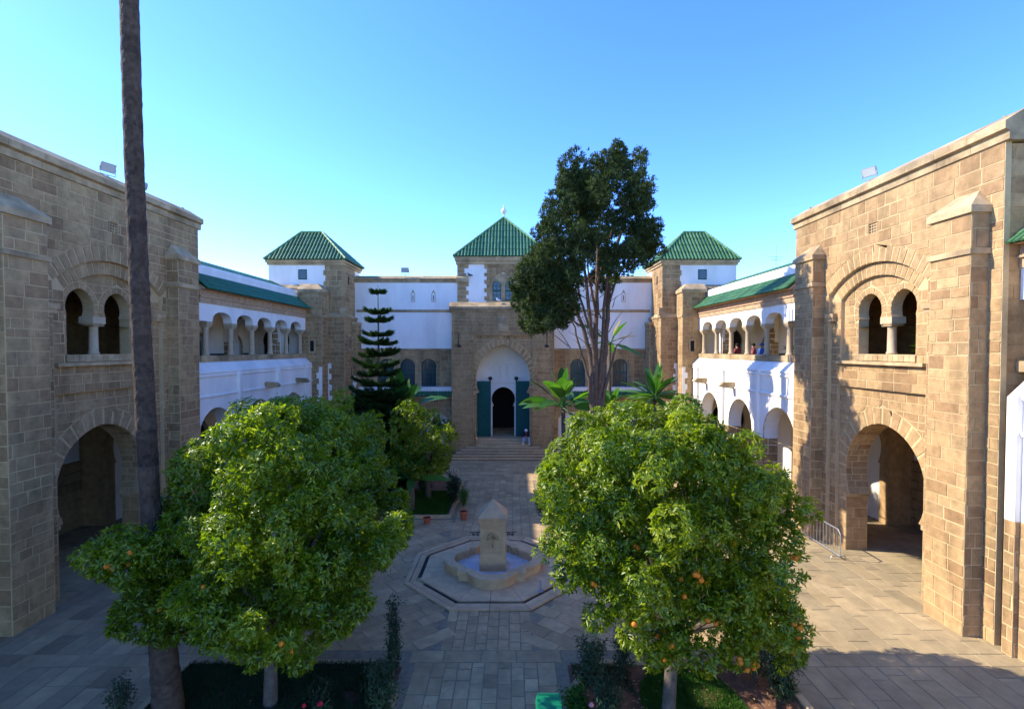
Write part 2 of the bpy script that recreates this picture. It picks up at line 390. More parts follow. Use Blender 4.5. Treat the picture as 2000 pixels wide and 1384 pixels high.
m_shrub = MLeaf('shrub_leaf', [(.02, .045, .018), (.04, .07, .03), (.06, .09, .03)], rough=.6, trans=.2, spec=.2)
m_orange = M('orange_peel', [(.50, .13, .008), (.58, .19, .01)], rough=.5, nscale=8, namt=.1, bump=.1)
m_terra = M('terracotta', [(.42, .12, .06)], nscale=5, namt=.2, use_tint=False, bump=.15)
m_steel = M('galvanised_steel', [(.42, .43, .44)], rough=.4, use_tint=False, namt=.1, bump=0, metal=.7)
m_grey = M('grey_housing', [(.30, .31, .32)], rough=.5, use_tint=False, namt=.1, bump=0)
m_glass = MG('window_glass', (.035, .05, .055)); m_lampglass = MG('lamp_glass', (.45, .47, .45), .15)
m_black = M('painted_dark', [(.015, .013, .012)], use_tint=False, bump=0, namt=.1)  # near-black stands in for unlit depth in openings, and for dark doors
m_bin = M('green_plastic', [(.005, .16, .07)], rough=.45, use_tint=False, namt=.08, bump=0)

# ================================================================== GROUND
g = MB(); g.face([(-900, -900, -.06), (900, -900, -.06), (900, 900, -.06), (-900, 900, -.06)])
tag(g.build('ground', m_earth), kind='structure')
g = MB(); g.face([(-17, -3, -.012), (17, -3, -.012), (17, 36, -.012), (-17, 36, -.012)])
court = tag(g.build('courtyard_floor', m_joint), kind='structure')

def clip_rect(poly, x0, x1, y0, y1):
    for ax, val, keep in ((0, x0, 1), (0, x1, -1), (1, y0, 1), (1, y1, -1)):
        out = []
        for i in range(len(poly)):
            a, b = poly[i], poly[(i + 1) % len(poly)]
            ia, ib = (a[ax] - val) * keep >= 0, (b[ax] - val) * keep >= 0
            if ia: out.append(a)
            if ia != ib:
                f = (val - a[ax]) / (b[ax] - a[ax]); out.append((a[0] + (b[0] - a[0]) * f, a[1] + (b[1] - a[1]) * f))
        poly = out
        if len(poly) < 3: return None
    return poly
FC = (0.0, 15.85)                        # fountain centre
def diag(x0, x1, y0, y1, ang, w=(.38, .46), l=(.6, 1.2), avoid=None):
    out = []; ca, sa = math.cos(ang), math.sin(ang); cx, cy = (x0 + x1) / 2, (y0 + y1) / 2; Rr = math.hypot(x1 - x0, y1 - y0) / 2
    a = -Rr
    while a < Rr:
        ww = rng.uniform(*w); b = -Rr - rng.uniform(0, .8)
        while b < Rr:
            ll = rng.uniform(*l)
            q = [(a, b), (a + ww, b), (a + ww, b + ll), (a, b + ll)]
            q = [(cx + u * ca - v * sa, cy + u * sa + v * ca) for u, v in q]
            p = clip_rect(q, x0, x1, y0, y1); b += ll
            if not p: continue
            mx = sum(t[0] for t in p) / len(p); my = sum(t[1] for t in p) / len(p)
            ar = abs(sum(p[i][0] * p[(i + 1) % len(p)][1] - p[(i + 1) % len(p)][0] * p[i][1] for i in range(len(p)))) / 2
            if ar < .02 or (avoid and avoid(mx, my)): continue
            p = [(t[0] + (mx - t[0]) * .012, t[1] + (my - t[1]) * .012) for t in p]
            out.append((GR, p, -.012, rng.uniform(.010, .017), rng.random()))
        a += ww
    return out
def octr(x, y): return max(abs(x - FC[0]), abs(y - FC[1]), (abs(x - FC[0]) + abs(y - FC[1])) / math.sqrt(2))
PV = dict(d0=-.012, prot=(.010, .017), gap=.016, jit=.005)
# swap u and v so that rows run away from the camera
GRT = Fr((0, 0, 0), (0, 1, 0), (1, 0, 0), (0, 0, 1))
walk = MB(); walk.face([(-1.72, -2, -.008), (1.72, -2, -.008), (1.72, 31.2, -.008), (-1.72, 31.2, -.008)])
path = tag(walk.build('central_path', m_joint), kind='structure')
bl = gen_blocks(GRT, -1.5, 11.05, -1.16, 1.16, h=(.27, .31), ln=(.32, .62), **PV)
bl += gen_blocks(GRT, -1.5, 11.05, -1.56, -1.16, h=(.4, .4), ln=(.8, 1.5), **PV) + gen_blocks(GRT, -1.5, 11.05, 1.16, 1.56, h=(.4, .4), ln=(.8, 1.5), **PV)
bl += gen_blocks(GR, -1.72, 1.72, 11.05, 11.5, h=(.45, .45), ln=(.6, 1.1), **PV)
bl += gen_blocks(GRT, 11.5, 13.3, -1.08, 1.08, h=(.27, .31), ln=(.32, .62), **PV)
bl += gen_blocks(GRT, 18.45, 26.6, -1.3, 1.3, h=(.3, .36), ln=(.35, .8), **PV)
bl += gen_blocks(GRT, 18.45, 26.6, -1.72, -1.3, h=(.42, .42), ln=(.8, 1.5), **PV) + gen_blocks(GRT, 18.45, 26.6, 1.3, 1.72, h=(.42, .42), ln=(.8, 1.5), **PV)
lay(bl, 'paving_slab', 'small_paving_slabs', m_pave, path, nmax=300)
pl = tag(mk('fountain_plaza', [(-6.5, 11.5, -.010), (6.4, 11.5, -.010), (6.4, 20.4, -.010), (-6.5, 20.4, -.010)], [(0, 1, 2, 3)], m_joint), kind='structure')
av = lambda x, y: octr(x, y) < 2.45 or (abs(x) < 1.1 and y < 15) or (abs(x) < 1.72 and y > 18)
bl = diag(-6.5, 0, 11.5, 20.4, R(-52), avoid=av) + diag(0, 6.4, 11.5, 20.4, R(52), avoid=av)
lay(bl, 'paving_slab', 'small_paving_slabs', m_pave, pl, nmax=300)
wr = tag(mk('walkway_right', [(6.4, -2, -.009), (12.4, -2, -.009), (12.4, 31, -.009), (6.4, 31, -.009)], [(0, 1, 2, 3)], m_joint), kind='structure')
bl = gen_blocks(GRT, 11.35, 31, 6.4, 12.3, h=(.38, .5), ln=(.7, 1.5), **PV) + gen_blocks(GRT, -1, 10.9, 6.4, 12.3, h=(.38, .5), ln=(.7, 1.5), **PV) + gen_blocks(GR, 6.4, 12.3, 10.9, 11.35, h=(.45, .45), ln=(.8, 1.5), **PV)
lay(bl, 'paving_slab', 'small_paving_slabs', m_pavewarm, wr, nmax=300)
wl = tag(mk('walkway_left', [(-12.4, -2, -.009), (-6.5, -2, -.009), (-6.5, 31, -.009), (-12.4, 31, -.009)], [(0, 1, 2, 3)], m_joint), kind='structure')
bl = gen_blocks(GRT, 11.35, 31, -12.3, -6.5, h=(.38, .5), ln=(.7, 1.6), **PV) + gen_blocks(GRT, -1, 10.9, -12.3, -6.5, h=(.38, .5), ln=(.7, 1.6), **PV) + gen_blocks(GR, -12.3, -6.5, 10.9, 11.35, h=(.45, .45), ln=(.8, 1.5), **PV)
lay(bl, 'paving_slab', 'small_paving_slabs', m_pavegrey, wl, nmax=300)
wf = tag(mk('forecourt', [(-10, 26.6, -.007), (10, 26.6, -.007), (10, 33.4, -.007), (-10, 33.4, -.007)], [(0, 1, 2, 3)], m_joint), kind='structure')
lay(gen_blocks(GR, -10, 10, 26.6, 31.6, h=(.36, .5), ln=(.5, 1.2), **PV), 'paving_slab', 'small_paving_slabs', m_pave, wf, nmax=300)
# floors inside the gate passages
for s, nm in ((1, 'passage_floor_right'), (-1, 'passage_floor_left')):
    pf = tag(mk(nm, [(s * 12.3, -2, -.006), (s * 17, -2, -.006), (s * 17, 33, -.006), (s * 12.3, 33, -.006)], [(0, 1, 2, 3)], m_joint), kind='structure')
    x0, x1 = (12.32, 16.6) if s > 0 else (-16.6, -12.32)
    lay(gen_blocks(GR, x0, x1, 11.9, 20, h=(.5, .7), ln=(.6, 1.2), **PV), 'paving_slab', 'small_paving_slabs', m_pavewarm, pf, nmax=200)

# planting beds: kerb + soil
def bed(name, x0, x1, y0, y1, cham=0.0, side=1):
    root = tag(bpy.data.objects.new(name, None), kind='structure'); COL.objects.link(root)
    ir = x1 if side < 0 else x0; orr = x0 if side < 0 else x1
    if cham: ring = [(ir, y0), (ir, y1 - cham), (ir + (cham if side > 0 else -cham) * .6, y1), (orr, y1), (orr, y0)]
    else: ring = [(ir, y0), (ir, y1), (orr, y1), (orr, y0)]
    n = len(ring); cx = sum(p[0] for p in ring) / n; cy = sum(p[1] for p in ring) / n
    sb = MB(); nx, ny = 30, 26; V = []
    for j in range(ny + 1):
        for i in range(nx + 1):
            x = x0 + .1 + (x1 - x0 - .2) * i / nx; y = y0 + .1 + (y1 - y0 - .2) * j / ny
            V.append((x, y, .03 + .035 * math.sin(x * 3.1) * math.sin(y * 2.7) + rng.uniform(-.02, .02)))
    F = [(j * (nx + 1) + i, j * (nx + 1) + i + 1, (j + 1) * (nx + 1) + i + 1, (j + 1) * (nx + 1) + i) for j in range(ny) for i in range(nx)]
    sb.mesh(V, F); o = sb.build('soil', m_soil, root)
    for i in range(n):
        a, b = Vector(ring[i]), Vector(ring[(i + 1) % n]); L = (b - a).length; k = max(1, round(L / 1.1)); d = (b - a).normalized(); nn = Vector((-d.y, d.x))
        if nn.dot(Vector((cx, cy)) - a) < 0: nn = -nn
        for j in range(k):
            p = a + d * (L * j / k + .006); q = a + d * (L * (j + 1) / k - .006); h = .11 + rng.uniform(-.006, .006)
            w = nn * .14; P = [p, q, q + w, p + w]
            V = [(t.x, t.y, -.02) for t in P] + [(t.x, t.y, h) for t in P]
            mk('kerb_stone', V, [(4, 5, 6, 7), (0, 1, 5, 4), (1, 2, 6, 5), (2, 3, 7, 6), (3, 0, 4, 7)], m_pave, root, [rng.random()] * 5)
    return root
bed('planting_bed_near_left', -6.6, -1.72, 2.0, 11.0, 1.0, -1)
bed('planting_bed_near_right', 1.72, 6.4, 2.0, 11.0, 1.0, 1)
bed('planting_bed_far_left', -9.0, -1.9, 20.6, 26.4)
bed('planting_bed_far_right', 1.9, 9.0, 20.6, 26.4)

# ================================================================== GATE TOWERS
COP = [(.0, 11.78), (.05, 11.8), (.05, 11.99), (.15, 12.03), (.15, 12.21), (-.40, 12.55), (-.40, 11.78)]
def coping(fr, prof, u0, u1, parent, mat, name='coping_stone', step=1.0):
    n = max(1, round((u1 - u0) / step))
    for i in range(n):
        mb = MB(); mb.sweep(fr, prof, u0 + (u1 - u0) * i / n + .004, u0 + (u1 - u0) * (i + 1) / n - .004, rng.random()); mb.build(name, mat, parent)
def buttress(s, y0, y1, root, blocks):
    m = MB(); m.box(s * 11.56, s * 12.05, y0, y1, 0, 10.26); m.build('buttress', m_mortar, root)
    f = FW(s, .44)
    low = dict(tr=(.5, 1.0), h=(.3, .4), ln=(.5, .9)); up = dict(h=(.22, .36), ln=(.3, .8))
    for z0, z1, k in ((0.0, 1.15, low), (1.15, 9.26, up), (9.42, 10.24, up)):
        blocks += gen_blocks(f, y0, y1, z0, z1, **k)
        xa, xb = sorted((s * 11.56, s * 12.0))
        blocks += gen_blocks(FF(y0), xa, xb, z0, z1, h=(.28, .42), ln=(.44, .5)) + gen_blocks(FB(y1), xa, xb, z0, z1, h=(.28, .42), ln=(.44, .5))
    st = MB(); st.box(s * 11.50, s * 12.02, y0 - .06, y1 + .06, 9.27, 9.40); st.build('string_course', m_trim, root)
    cp = MB(); e = .07; x0, x1 = s * (11.56 - e), s * 12.02
    cp.box(x0, x1, y0 - e, y1 + e, 10.25, 10.42)
    a, b = y0 - e, y1 + e; V = [(x0, a, 10.42), (x0, b, 10.42), (x1, b, 10.42), (x1, a, 10.42), (x1, (a * .72 + b * .28), 10.88), (x1, (a * .28 + b * .72), 10.88)]
    cp.mesh(V, [(0, 1, 5, 4), (1, 2, 5), (3, 0, 4), (2, 3, 4, 5)]); cp.build('buttress_cap', m_trim, root)
def tower(s, label):
    root = thing('gate_tower', label, 'tower', (s * 14, 16, 0), 'gate towers flanking the courtyard')
    BL = []
    rec1 = op_seg(15.95, 2.15, 0, 8.88, 9.73); rec2 = op_seg(15.94, 1.66, 6.55, 8.70, 9.32); pan = op_rect(13.95, 17.75, 0, 5.72)
    gate = op_arch(15.72, 1.64, 0, 2.0, 2.86, 1.69, 4.64, 16)
    wr_ = op_rect(14.47, 16.87, 6.81, 7.72)
    w1 = op_arch(16.35, .52, 7.72, 7.98, 8.22, .53, 8.79, 10); w2 = op_arch(14.94, .47, 7.72, 7.98, 8.22, .50, 8.79, 10)
    vent = op_rect(15.75, 16.15, 10.66, 10.98)
    m = MB(); wall(m, FW(s), 11.7, 20.25, 0, 11.8, [rec1, vent], .14); m.build('outer_wall', m_mortar, root)
    m = MB(); wall(m, FW(s, -.12), 13.7, 18.2, 0, 9.85, [rec2, pan], .14); m.build('recessed_wall', m_mortar, root)
    m = MB(); wall(m, FW(s, -.24), 13.7, 18.2, 0, 6.2, [gate], .75); m.build('inner_wall', m_mortar, root)
    m = MB(); wall(m, FW(s, -.24), 13.7, 18.2, 6.2, 9.85, [wr_, w1, w2], .34); m.build('window_wall', m_mortar, root)
    # plain core behind: back, ends with passage arches, floor, roof
    core = MB(); X = lambda a: s * a
    for y, fr in ((11.72, FF), (20.23, FB)):
        f = fr(y); c = s * 14.3
        ops = [op_arch(c, 1.2, 0, 2.4, 3.0, 1.25, 4.5)]  # upper storey shaped solid to keep light out of the window room
        lo, hi = sorted((s * 12.02, s * 17.0)); core = MB(); wall(core, f, lo, hi, 0, 11.75, ops, .5); core.build('cross_wall', m_stone, root)
    m = MB(); m.box(X(16.6), X(17.0), 12.2, 19.75, 0, 11.6); m.build('back_wall', m_stone, root)
    m = MB(); m.box(X(12.97), X(16.6), 12.2, 19.75, 4.95, 5.6); m.build('upper_floor', m_stone, root)
    m = MB(); m.box(X(12.1), X(16.9), 11.85, 20.1, 11.2, 11.75); m.build('roof_slab', m_stone, root)
    m = MB(); m.box(X(16.5), X(16.6), 12.23, 19.73, 2.6, 4.94); m.build('plaster_lining', m_white, root)
    BL += gen_blocks(FX(s * 16.5, -s), 12.23, 19.73, 0, 2.58, d0=.09, h=(.3, .4), ln=(.5, 1.0))
    BL += gen_blocks(FX(s * 16.5, -s), 12.23, 19.73, 5.62, 7.05, d0=.09, h=(.3, .4), ln=(.5, 1.0))
    # masonry
    VO = .46
    bt = [op_rect(12.05, 13.2, 0, 10.3), op_rect(18.35, 19.5, 0, 10.3)]
    r1 = ring_op(rec1, VO); j1 = op_rect(13.8, 18.1, 0, 8.9)
    BL += gen_blocks(FW(s), 11.7, 20.25, 0, 1.1, [j1] + bt, h=(.3, .4), ln=(.5, .9), tr=(.4, 1))
    BL += gen_blocks(FW(s), 11.7, 20.25, 1.1, 11.78, [j1, r1, vent] + bt, h=(.21, .36), ln=(.28, .95))
    BL += voussoirs(FW(s), rec1, VO, 9)
    BL += gen_blocks(FW(s, -.12), 13.8, 18.1, 0, 8.66, outside(op_rect(13.81, 18.09, 0, 8.7)) + [pan, op_rect(14.28, 17.6, 6.55, 8.7)], h=(.24, .36), ln=(.3, .9))
    BL += voussoirs(FW(s, -.12), rec2, .40, 9)
    ra = ring_op(gate, .52)
    BL += gen_blocks(FW(s, -.24), 13.95, 17.75, 0, 5.70, [gate, ra], h=(.22, .32), ln=(.28, .6), tr=(.1, .75))
    BL += voussoirs(FW(s, -.24), gate, .50, 11)
    BL += gen_blocks(FW(s, -.24), 14.3, 17.58, 6.57, 9.28, outside(rec2) + [wr_, w1, w2, ring_op(w1, .22), ring_op(w2, .2)], h=(.22, .34), ln=(.3, .8), tr=(.2, .9))
    BL += voussoirs(FW(s, -.24), w1, .2, 6) + voussoirs(FW(s, -.24), w2, .18, 6)
    lo, hi = sorted((s * 12.02, s * 17.0)); BL += gen_blocks(FF(11.72), lo, hi, 0, 11.7, [op_arch(s * 14.3, 1.2, 0, 2.4, 3.0, 1.25, 4.5)], h=(.24, .4), ln=(.4, .9), tr=(0, .7))
    # stones lining the gate's reveal
    for sd in (-1, 1):
        u = 15.72 + sd * 1.64; fr = Fr((s * 12.24, u, 0), (s, 0, 0), Zv, (0, -sd, 0)); BL += gen_blocks(fr, 0, .75, 0, 1.86, h=(.36, .5), ln=(.3, .75))
        A = gate.arc
        for i in range(len(A) - 1):
            (va, ha), (vb, hb) = A[i], A[i + 1]; pa = Vector((15.72 + sd * ha, va)); pb = Vector((15.72 + sd * hb, vb)); d = (pb - pa); L = d.length; d.normalize()
            nn = Vector((-d.y, d.x)) if (Vector((15.72, 2.9)) - pa).dot(Vector((-d.y, d.x))) > 0 else Vector((d.y, -d.x))
            fr = Fr((s * 12.24, pa.x, pa.y), (s, 0, 0), (0, d.x, d.y), (0, nn.x, nn.y))
            BL += gen_blocks(fr, 0, .75, 0, L, h=(L, L), ln=(.3, .5), prot=(.004, .01))
    buttress(s, 12.05, 13.2, root, BL); buttress(s, 18.35, 19.5, root, BL)
    lay(BL, 'stone_block', 'small_stone_blocks', m_stone, root, nmax=300)
    # copings
    coping(FW(s), COP, 11.56, 20.39, root, m_trim)
    for f in (FF(11.7), FB(20.25)):
        lo, hi = sorted((s * 12.3, s * 17.0)); coping(f, [(d + .002, v) for d, v in COP], lo, hi, root, m_trim)
    for u in (13.72, 18.0):
        m = MB(); m.fbox(FW(s), u - .22, u + .24, 8.1, 8.25, -.3, .06); m.fbox(FW(s), u - .17, u + .19, 7.98, 8.1, -.3, .02); m.build('impost', m_trim, root)
    for u in (14.04, 17.36):
        m = MB(); m.fbox(FW(s, -.24), u - (.07 if u > 15 else .05), u + (.05 if u > 15 else .07), 1.88, 2.02, -.77, .05); m.build('impost', m_trim, root)
    m = MB(); m.fbox(FW(s), 13.9, 17.7, 6.5, 6.6, -.2, .03); m.build('sill_band', m_trim, root)
    u = 14.42
    while u < 16.9: m = MB(); m.fbox(FW(s, -.24), u, u + .2, 6.62, 6.80, -.1, .06, rng.random()); m.build('sill_stone', m_trim, root); u += .212
    m = MB(); m.box(X(12.2), X(12.44), 14.4, 16.9, 6.8, 6.83); m.build('sill', m_trim, root)
    m = MB(); c = (X(12.42), 15.62, 6.83); m.lathe(c, [(.15, 0), (.15, .05), (.125, .09), (.118, .8), (.13, .83), (.13, .86)], 18); cl = m.build('colonnette', m_col, root, smooth=True)
    m = MB(); m.box(X(12.24), X(12.62), 15.42, 15.82, 7.70, 7.78); m.box(X(12.22), X(12.66), 15.38, 15.86, 7.78, 7.99); m.build('capital', m_col, root)
    m = MB()
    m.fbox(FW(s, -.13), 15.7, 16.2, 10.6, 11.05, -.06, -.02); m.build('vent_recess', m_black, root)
    m = MB()
    for k in range(3): m.fbox(FW(s), 15.83 + k * .1, 15.86 + k * .1, 10.66, 10.98, -.08, -.03)
    for k in range(3): m.fbox(FW(s), 15.75, 16.15, 10.73 + k * .09, 10.755 + k * .09, -.075, -.035)
    m.build('vent_grille', m_trim, root)
    # putlog holes
    return root
tl = tower(-1, 'shaded sandstone gate tower on the left, behind the tall bare palm trunk')
tr_ = tower(1, 'sunlit sandstone gate tower on the right with arched gate and twin window')

# ================================================================== TILE ROOFS
def tile_face(mb, E0, E1, R0, R1, sp=.22, rad=.075, tl_=.75):
    """half-round tile rows running up a roof face with eave E0-E1 and ridge R0-R1"""
    E0, E1, R0, R1 = map(Vector, (E0, E1, R0, R1)); a = (E1 - E0); La = a.length; a.normalize()
    up = (R0 - E0) - a * (R0 - E0).dot(a); H = up.length; up.normalize(); n = a.cross(up)
    if n.z < 0: n = -n
    r0 = (R0 - E0).dot(a); r1 = (R1 - E0).dot(a)
    mb.face([E0, E1, R1, R0] if (R1 - R0).length > 1e-4 else [E0, E1, R0], .15)
    k = max(1, round(La / sp)); sp = La / k
    for i in range(k):
        x = (i + .5) * sp; mb_ = H * min(1, x / r0 if r0 > 1e-6 else 1, (La - x) / (La - r1) if La - r1 > 1e-6 else 1)
        if mb_ < .12: continue
        b = -.03; tb = rng.random()
        while b < mb_ - .03:
            b2 = min(b + tl_, mb_); V = []
            for bb, lift, rr in ((b, .024, 1.0), (b2, .012, .9)):
                for j in range(5):
                    th = math.pi * j / 4; V.append(E0 + a * (x + rad * rr * math.cos(th)) + up * bb + n * (rad * rr * math.sin(th) * .95 + lift))
            F = [(j, j + 1, 6 + j, 5 + j) for j in range(4)] + [(0, 1, 2, 3, 4)]
            mb.mesh(V, F, min(1, max(0, tb * .6 + rng.random() * .4))); b = b2
def hip_roof(root, x0, x1, y0, y1, ze, ridge, zr, ridge_y=None):
    """ridge = (xa, xb) along x at mid y"""
    ym = (y0 + y1) / 2; a, b = ridge; A = (a, ym, zr); B = (b, ym, zr)
    m = MB()
    tile_face(m, (x0, y0, ze), (x1, y0, ze), A, B); tile_face(m, (x1, y0, ze), (x1, y1, ze), B, B)
    tile_face(m, (x1, y1, ze), (x0, y1, ze), B, A); tile_face(m, (x0, y1, ze), (x0, y0, ze), A, A)
    rf = m.build('roof', m_tile, root)
    for P, Q in (((x0, y0, ze), A), ((x1, y0, ze), B), ((x1, y1, ze), B), ((x0, y1, ze), A)) + (((A, B),) if b - a > .01 else ()):
        m = MB(); P, Q = Vector(P), Vector(Q); k = max(2, round((Q - P).length / .4)); up = Vector((0, 0, .05))
        for i in range(k): m.tube([P.lerp(Q, i / k) + up, P.lerp(Q, (i + 1.05) / k) + up], [.085, .07], 8, rng.random())
        m.build('ridge_tile_row', m_ridge, rf)
    return rf

# ================================================================== ARCADE WINGS
SP = 1.86
def wing(s, ya, yb, label, cols, archs, pils, doors, cross, near=False, sh=0.0):
    FW = lambda q, d=0.0: FX(q * (12.0 + sh - d), -q)
    root = thing('arcade_wing', label, 'building', (s * 13, (ya + yb) / 2, 0), 'two storey arcaded wings')
    f = FW(s)
    X = lambda a: s * (a + sh)
    LO = .35; yl = ya if near else 19.505
    ops = [op_arch(c, 1.22, 0, 3.1, 3.3, 1.25, 4.58, 12) for c in archs]
    m = MB(); wall(m, FW(s, LO), yl, yb - .4, 0, 6.0, ops, .65); m.build('lower_wall', m_white, root)
    bl = []
    # stone dado between arches
    m = MB(); wall(m, FW(s, LO + .006), yl, yb - .4, 0, 3.1, ops, .05)
    m.build('stone_pier_base', m_mortar, root)
    bl += gen_blocks(FW(s, LO + .006), yl, yb - .4, 0, 3.08, ops, h=(.28, .38), ln=(.4, .8), prot=(.004, .01), tr=(.3, 1))
    for sd in (-1, 1):
        for c in archs:
            fr = Fr((s * (11.65 + sh), c + sd * 1.22, 0), (s, 0, 0), Zv, (0, -sd, 0)); bl += gen_blocks(fr, 0, .65, 0, 3.08, h=(.3, .4), ln=(.3, .65))
    m = MB(); m.sweep(f, [(-.02, 5.99), (LO, 5.99), (LO + .05, 6.02), (LO + .03, 6.08), (.0, 6.47), (-.02, 6.47)], yl, yb - .4); m.build('sloped_coping', m_white, root)
    for z, p in ((5.84, .05), (5.02, .06)):
        m = MB(); m.sweep(f, [(LO - .02, z), (LO + p * .6, z), (LO + p, z + .04), (LO + p, z + .09), (LO - .02, z + .13)], yl, yb - .4); m.build('moulding', m_white, root)
    for y in pils:
        m = MB(); w = .12; d1 = LO + .13
        m.fbox(f, y - w, y + w, 0, 3.1, LO - .05, d1 - .004); m.build('pilaster_foot', m_mortar, root)
        bl += gen_blocks(FW(s, d1 - .004), y - w, y + w, 0, 3.1, h=(.3, .4), ln=(.24, .24)) + gen_blocks(Fr((0, y - w, 0), (1, 0, 0), Zv, (0, -1, 0)), *sorted((s * (12 + sh - d1), s * (12 + sh - LO))), 0, 3.1, h=(.3, .4), ln=(.14, .14))
        m = MB()
        V = [f.pt(y - w, 3.1, LO - .05), f.pt(y + w, 3.1, LO - .05), f.pt(y + w, 3.1, d1), f.pt(y - w, 3.1, d1), f.pt(y - w, 5.9, LO - .05), f.pt(y + w, 5.9, LO - .05), f.pt(y + w, 5.9, d1), f.pt(y - w, 5.9, d1), f.pt(y, 6.42, .06)]
        m.mesh(V, [(0, 1, 2, 3), (0, 1, 5, 4), (1, 2, 6, 5), (2, 3, 7, 6), (3, 0, 4, 7), (4, 5, 8), (5, 6, 8), (6, 7, 8), (7, 4, 8)]); m.build('pilaster', m_white, root)
    # end face of the lower wall
    # gargoyle spouts
    for y in (pils[0] - 1.25, pils[1] - 1.2) if not near else ():
        m = MB(); m.sweep(f, [(LO - .05, 5.06), (LO + .62, 5.10), (LO + .70, 5.18), (LO + .55, 5.34), (LO - .05, 5.36)], y - .13, y + .13, .3); m.build('water_spout', m_trim, root)
    # parapet
    n = max(1, round((yb - ya) / 1.0))
    for i in range(n):
        m = MB(); m.fbox(f, ya + (yb - ya) * i / n + .003, ya + (yb - ya) * (i + 1) / n - .003, 6.47, 6.72, -.40, .06, rng.random()); m.build('parapet_stone', m_trim, root)
    cm = cpm = None
    for y in cols:
        if cm is None:
            m = MB(); m.lathe((0, 0, 0), [(.16, 0), (.16, .05), (.13, .09), (.12, .14), (.108, 1.10), (.13, 1.14), (.13, 1.18)], 16); o = m.build('column', m_col, root, smooth=True); cm = o.data
            m = MB(); V = []
            for r, z in ((.13, 1.18), (.15, 1.22), (.21, 1.34), (.21, 1.42)): V += [(-r, -r, z), (r, -r, z), (r, r, z), (-r, r, z)]
            m.mesh(V, [(i * 4 + k, i * 4 + (k + 1) % 4, i * 4 + 4 + (k + 1) % 4, i * 4 + 4 + k) for i in range(3) for k in range(4)] + [(12, 13, 14, 15)]); c = m.build('capital', m_col, root); cpm = c.data
        else:
            o = bpy.data.objects.new('column', cm); COL.objects.link(o); adopt(o, root); c = bpy.data.objects.new('capital', cpm); COL.objects.link(c); adopt(c, root)
        for q in (o, c): q.location = (X(12.19), y, 6.72)
    # arcade wall
    cs = sorted(cols); gaps = [(a + b) / 2 for a, b in zip(cs[:-1], cs[1:])]
    ends = [cs[0] - SP / 2, cs[-1] + SP / 2]
    ops = []
    for c in gaps + ends:
        h = SP / 2 - .19
        a = [(8.14, h), (8.19, h), (8.19, h - .03), (8.235, h - .03)] + [(8.235 + (8.58 - 8.235) * math.sin(t * math.pi / 2 * .97), (h - .03) * math.cos(t * math.pi / 2 * .97) ** .9) for t in [i / 10 for i in range(1, 11)]]
        a.append((8.585, 0.0))
        if c - h > ya + .02 and c + h < yb - .02: ops.append(Op([(v, c - hh, c + hh) for v, hh in a]))
    m = MB(); wall(m, f, ya, yb, 8.14, 8.9, ops, .38); m.build('arcade_wall', m_white, root)
    # warm stone frieze of upright stones
    m = MB(); m.fbox(f, ya, yb, 8.88, 9.42, -.38, .04); m.build('frieze', m_mortar, root)
    bl2 = gen_blocks(FW(s, .04), ya, yb, 8.9, 9.1, h=(.2, .2), ln=(.16, .5), gap=.012) + gen_blocks(FW(s, .04), ya, yb, 9.17, 9.40, h=(.22, .22), ln=(.1, .22), gap=.012)
    lay(bl2, 'frieze_stone', 'small_frieze_stones', m_band, root, nmax=120, minpx=55)
    m = MB(); m.sweep(f, [(0, 9.1), (.10, 9.11), (.10, 9.16), (0, 9.17)], ya, yb); m.build('moulding', m_band, root)
    m = MB(); m.sweep(f, [(.035, 9.415), (.28, 9.42), (-.48, 10.0), (-.48, 9.415)], ya + .004, yb - .004); m.build('soffit', m_band, root)
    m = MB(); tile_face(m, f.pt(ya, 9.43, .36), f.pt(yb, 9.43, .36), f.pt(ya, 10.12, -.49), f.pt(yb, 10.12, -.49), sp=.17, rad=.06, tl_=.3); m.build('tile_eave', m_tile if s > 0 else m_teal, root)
    m = MB(); m.sweep(f, [(-.5, 9.8), (-.5, 10.48), (-.55, 10.56), (-.85, 10.56), (-.85, 9.8)], ya, yb); m.build('roof_parapet', m_white, root)
    m = MB(); tile_face(m, f.pt(ya, 10.5, -.86), f.pt(yb, 10.5, -.86), f.pt(ya, 11.15, -2.3), f.pt(yb, 11.15, -2.3), sp=.2, rad=.06, tl_=.35)
    m.face([f.pt(ya, 11.15, -2.3), f.pt(yb, 11.15, -2.3), f.pt(yb, 10.2, -4.6), f.pt(ya, 10.2, -4.6)]); m.build('main_roof', m_tile, root)
    # gallery and corridor shell
    m = MB(); m.box(X(12.2), X(16.0), ya, yb, 5.25, 5.6); m.build('gallery_floor', m_cream, root)
    m = MB(); m.box(X(12.1), X(16.6), ya, yb, 9.25, 9.42); m.build('gallery_ceiling', m_cream, root)
    dop = [op_arch(y, .62, 5.62, 7.0, 7.05, .64, 7.75, 8) for y in doors]; lop = [op_arch(y, .9, 0, 2.2, 2.3, .92, 3.4, 8) for y in doors]
    m = MB(); wall(m, FX(s * 15.6, -s), ya, yb, 0, 9.25, dop + lop, .3); m.build('inner_wall', m_cream, root)
    m = MB(); wall(m, FX(s * 15.597, -s), ya, yb, 5.602, 6.75, dop, .02); m.build('tile_dado', m_dado, root)
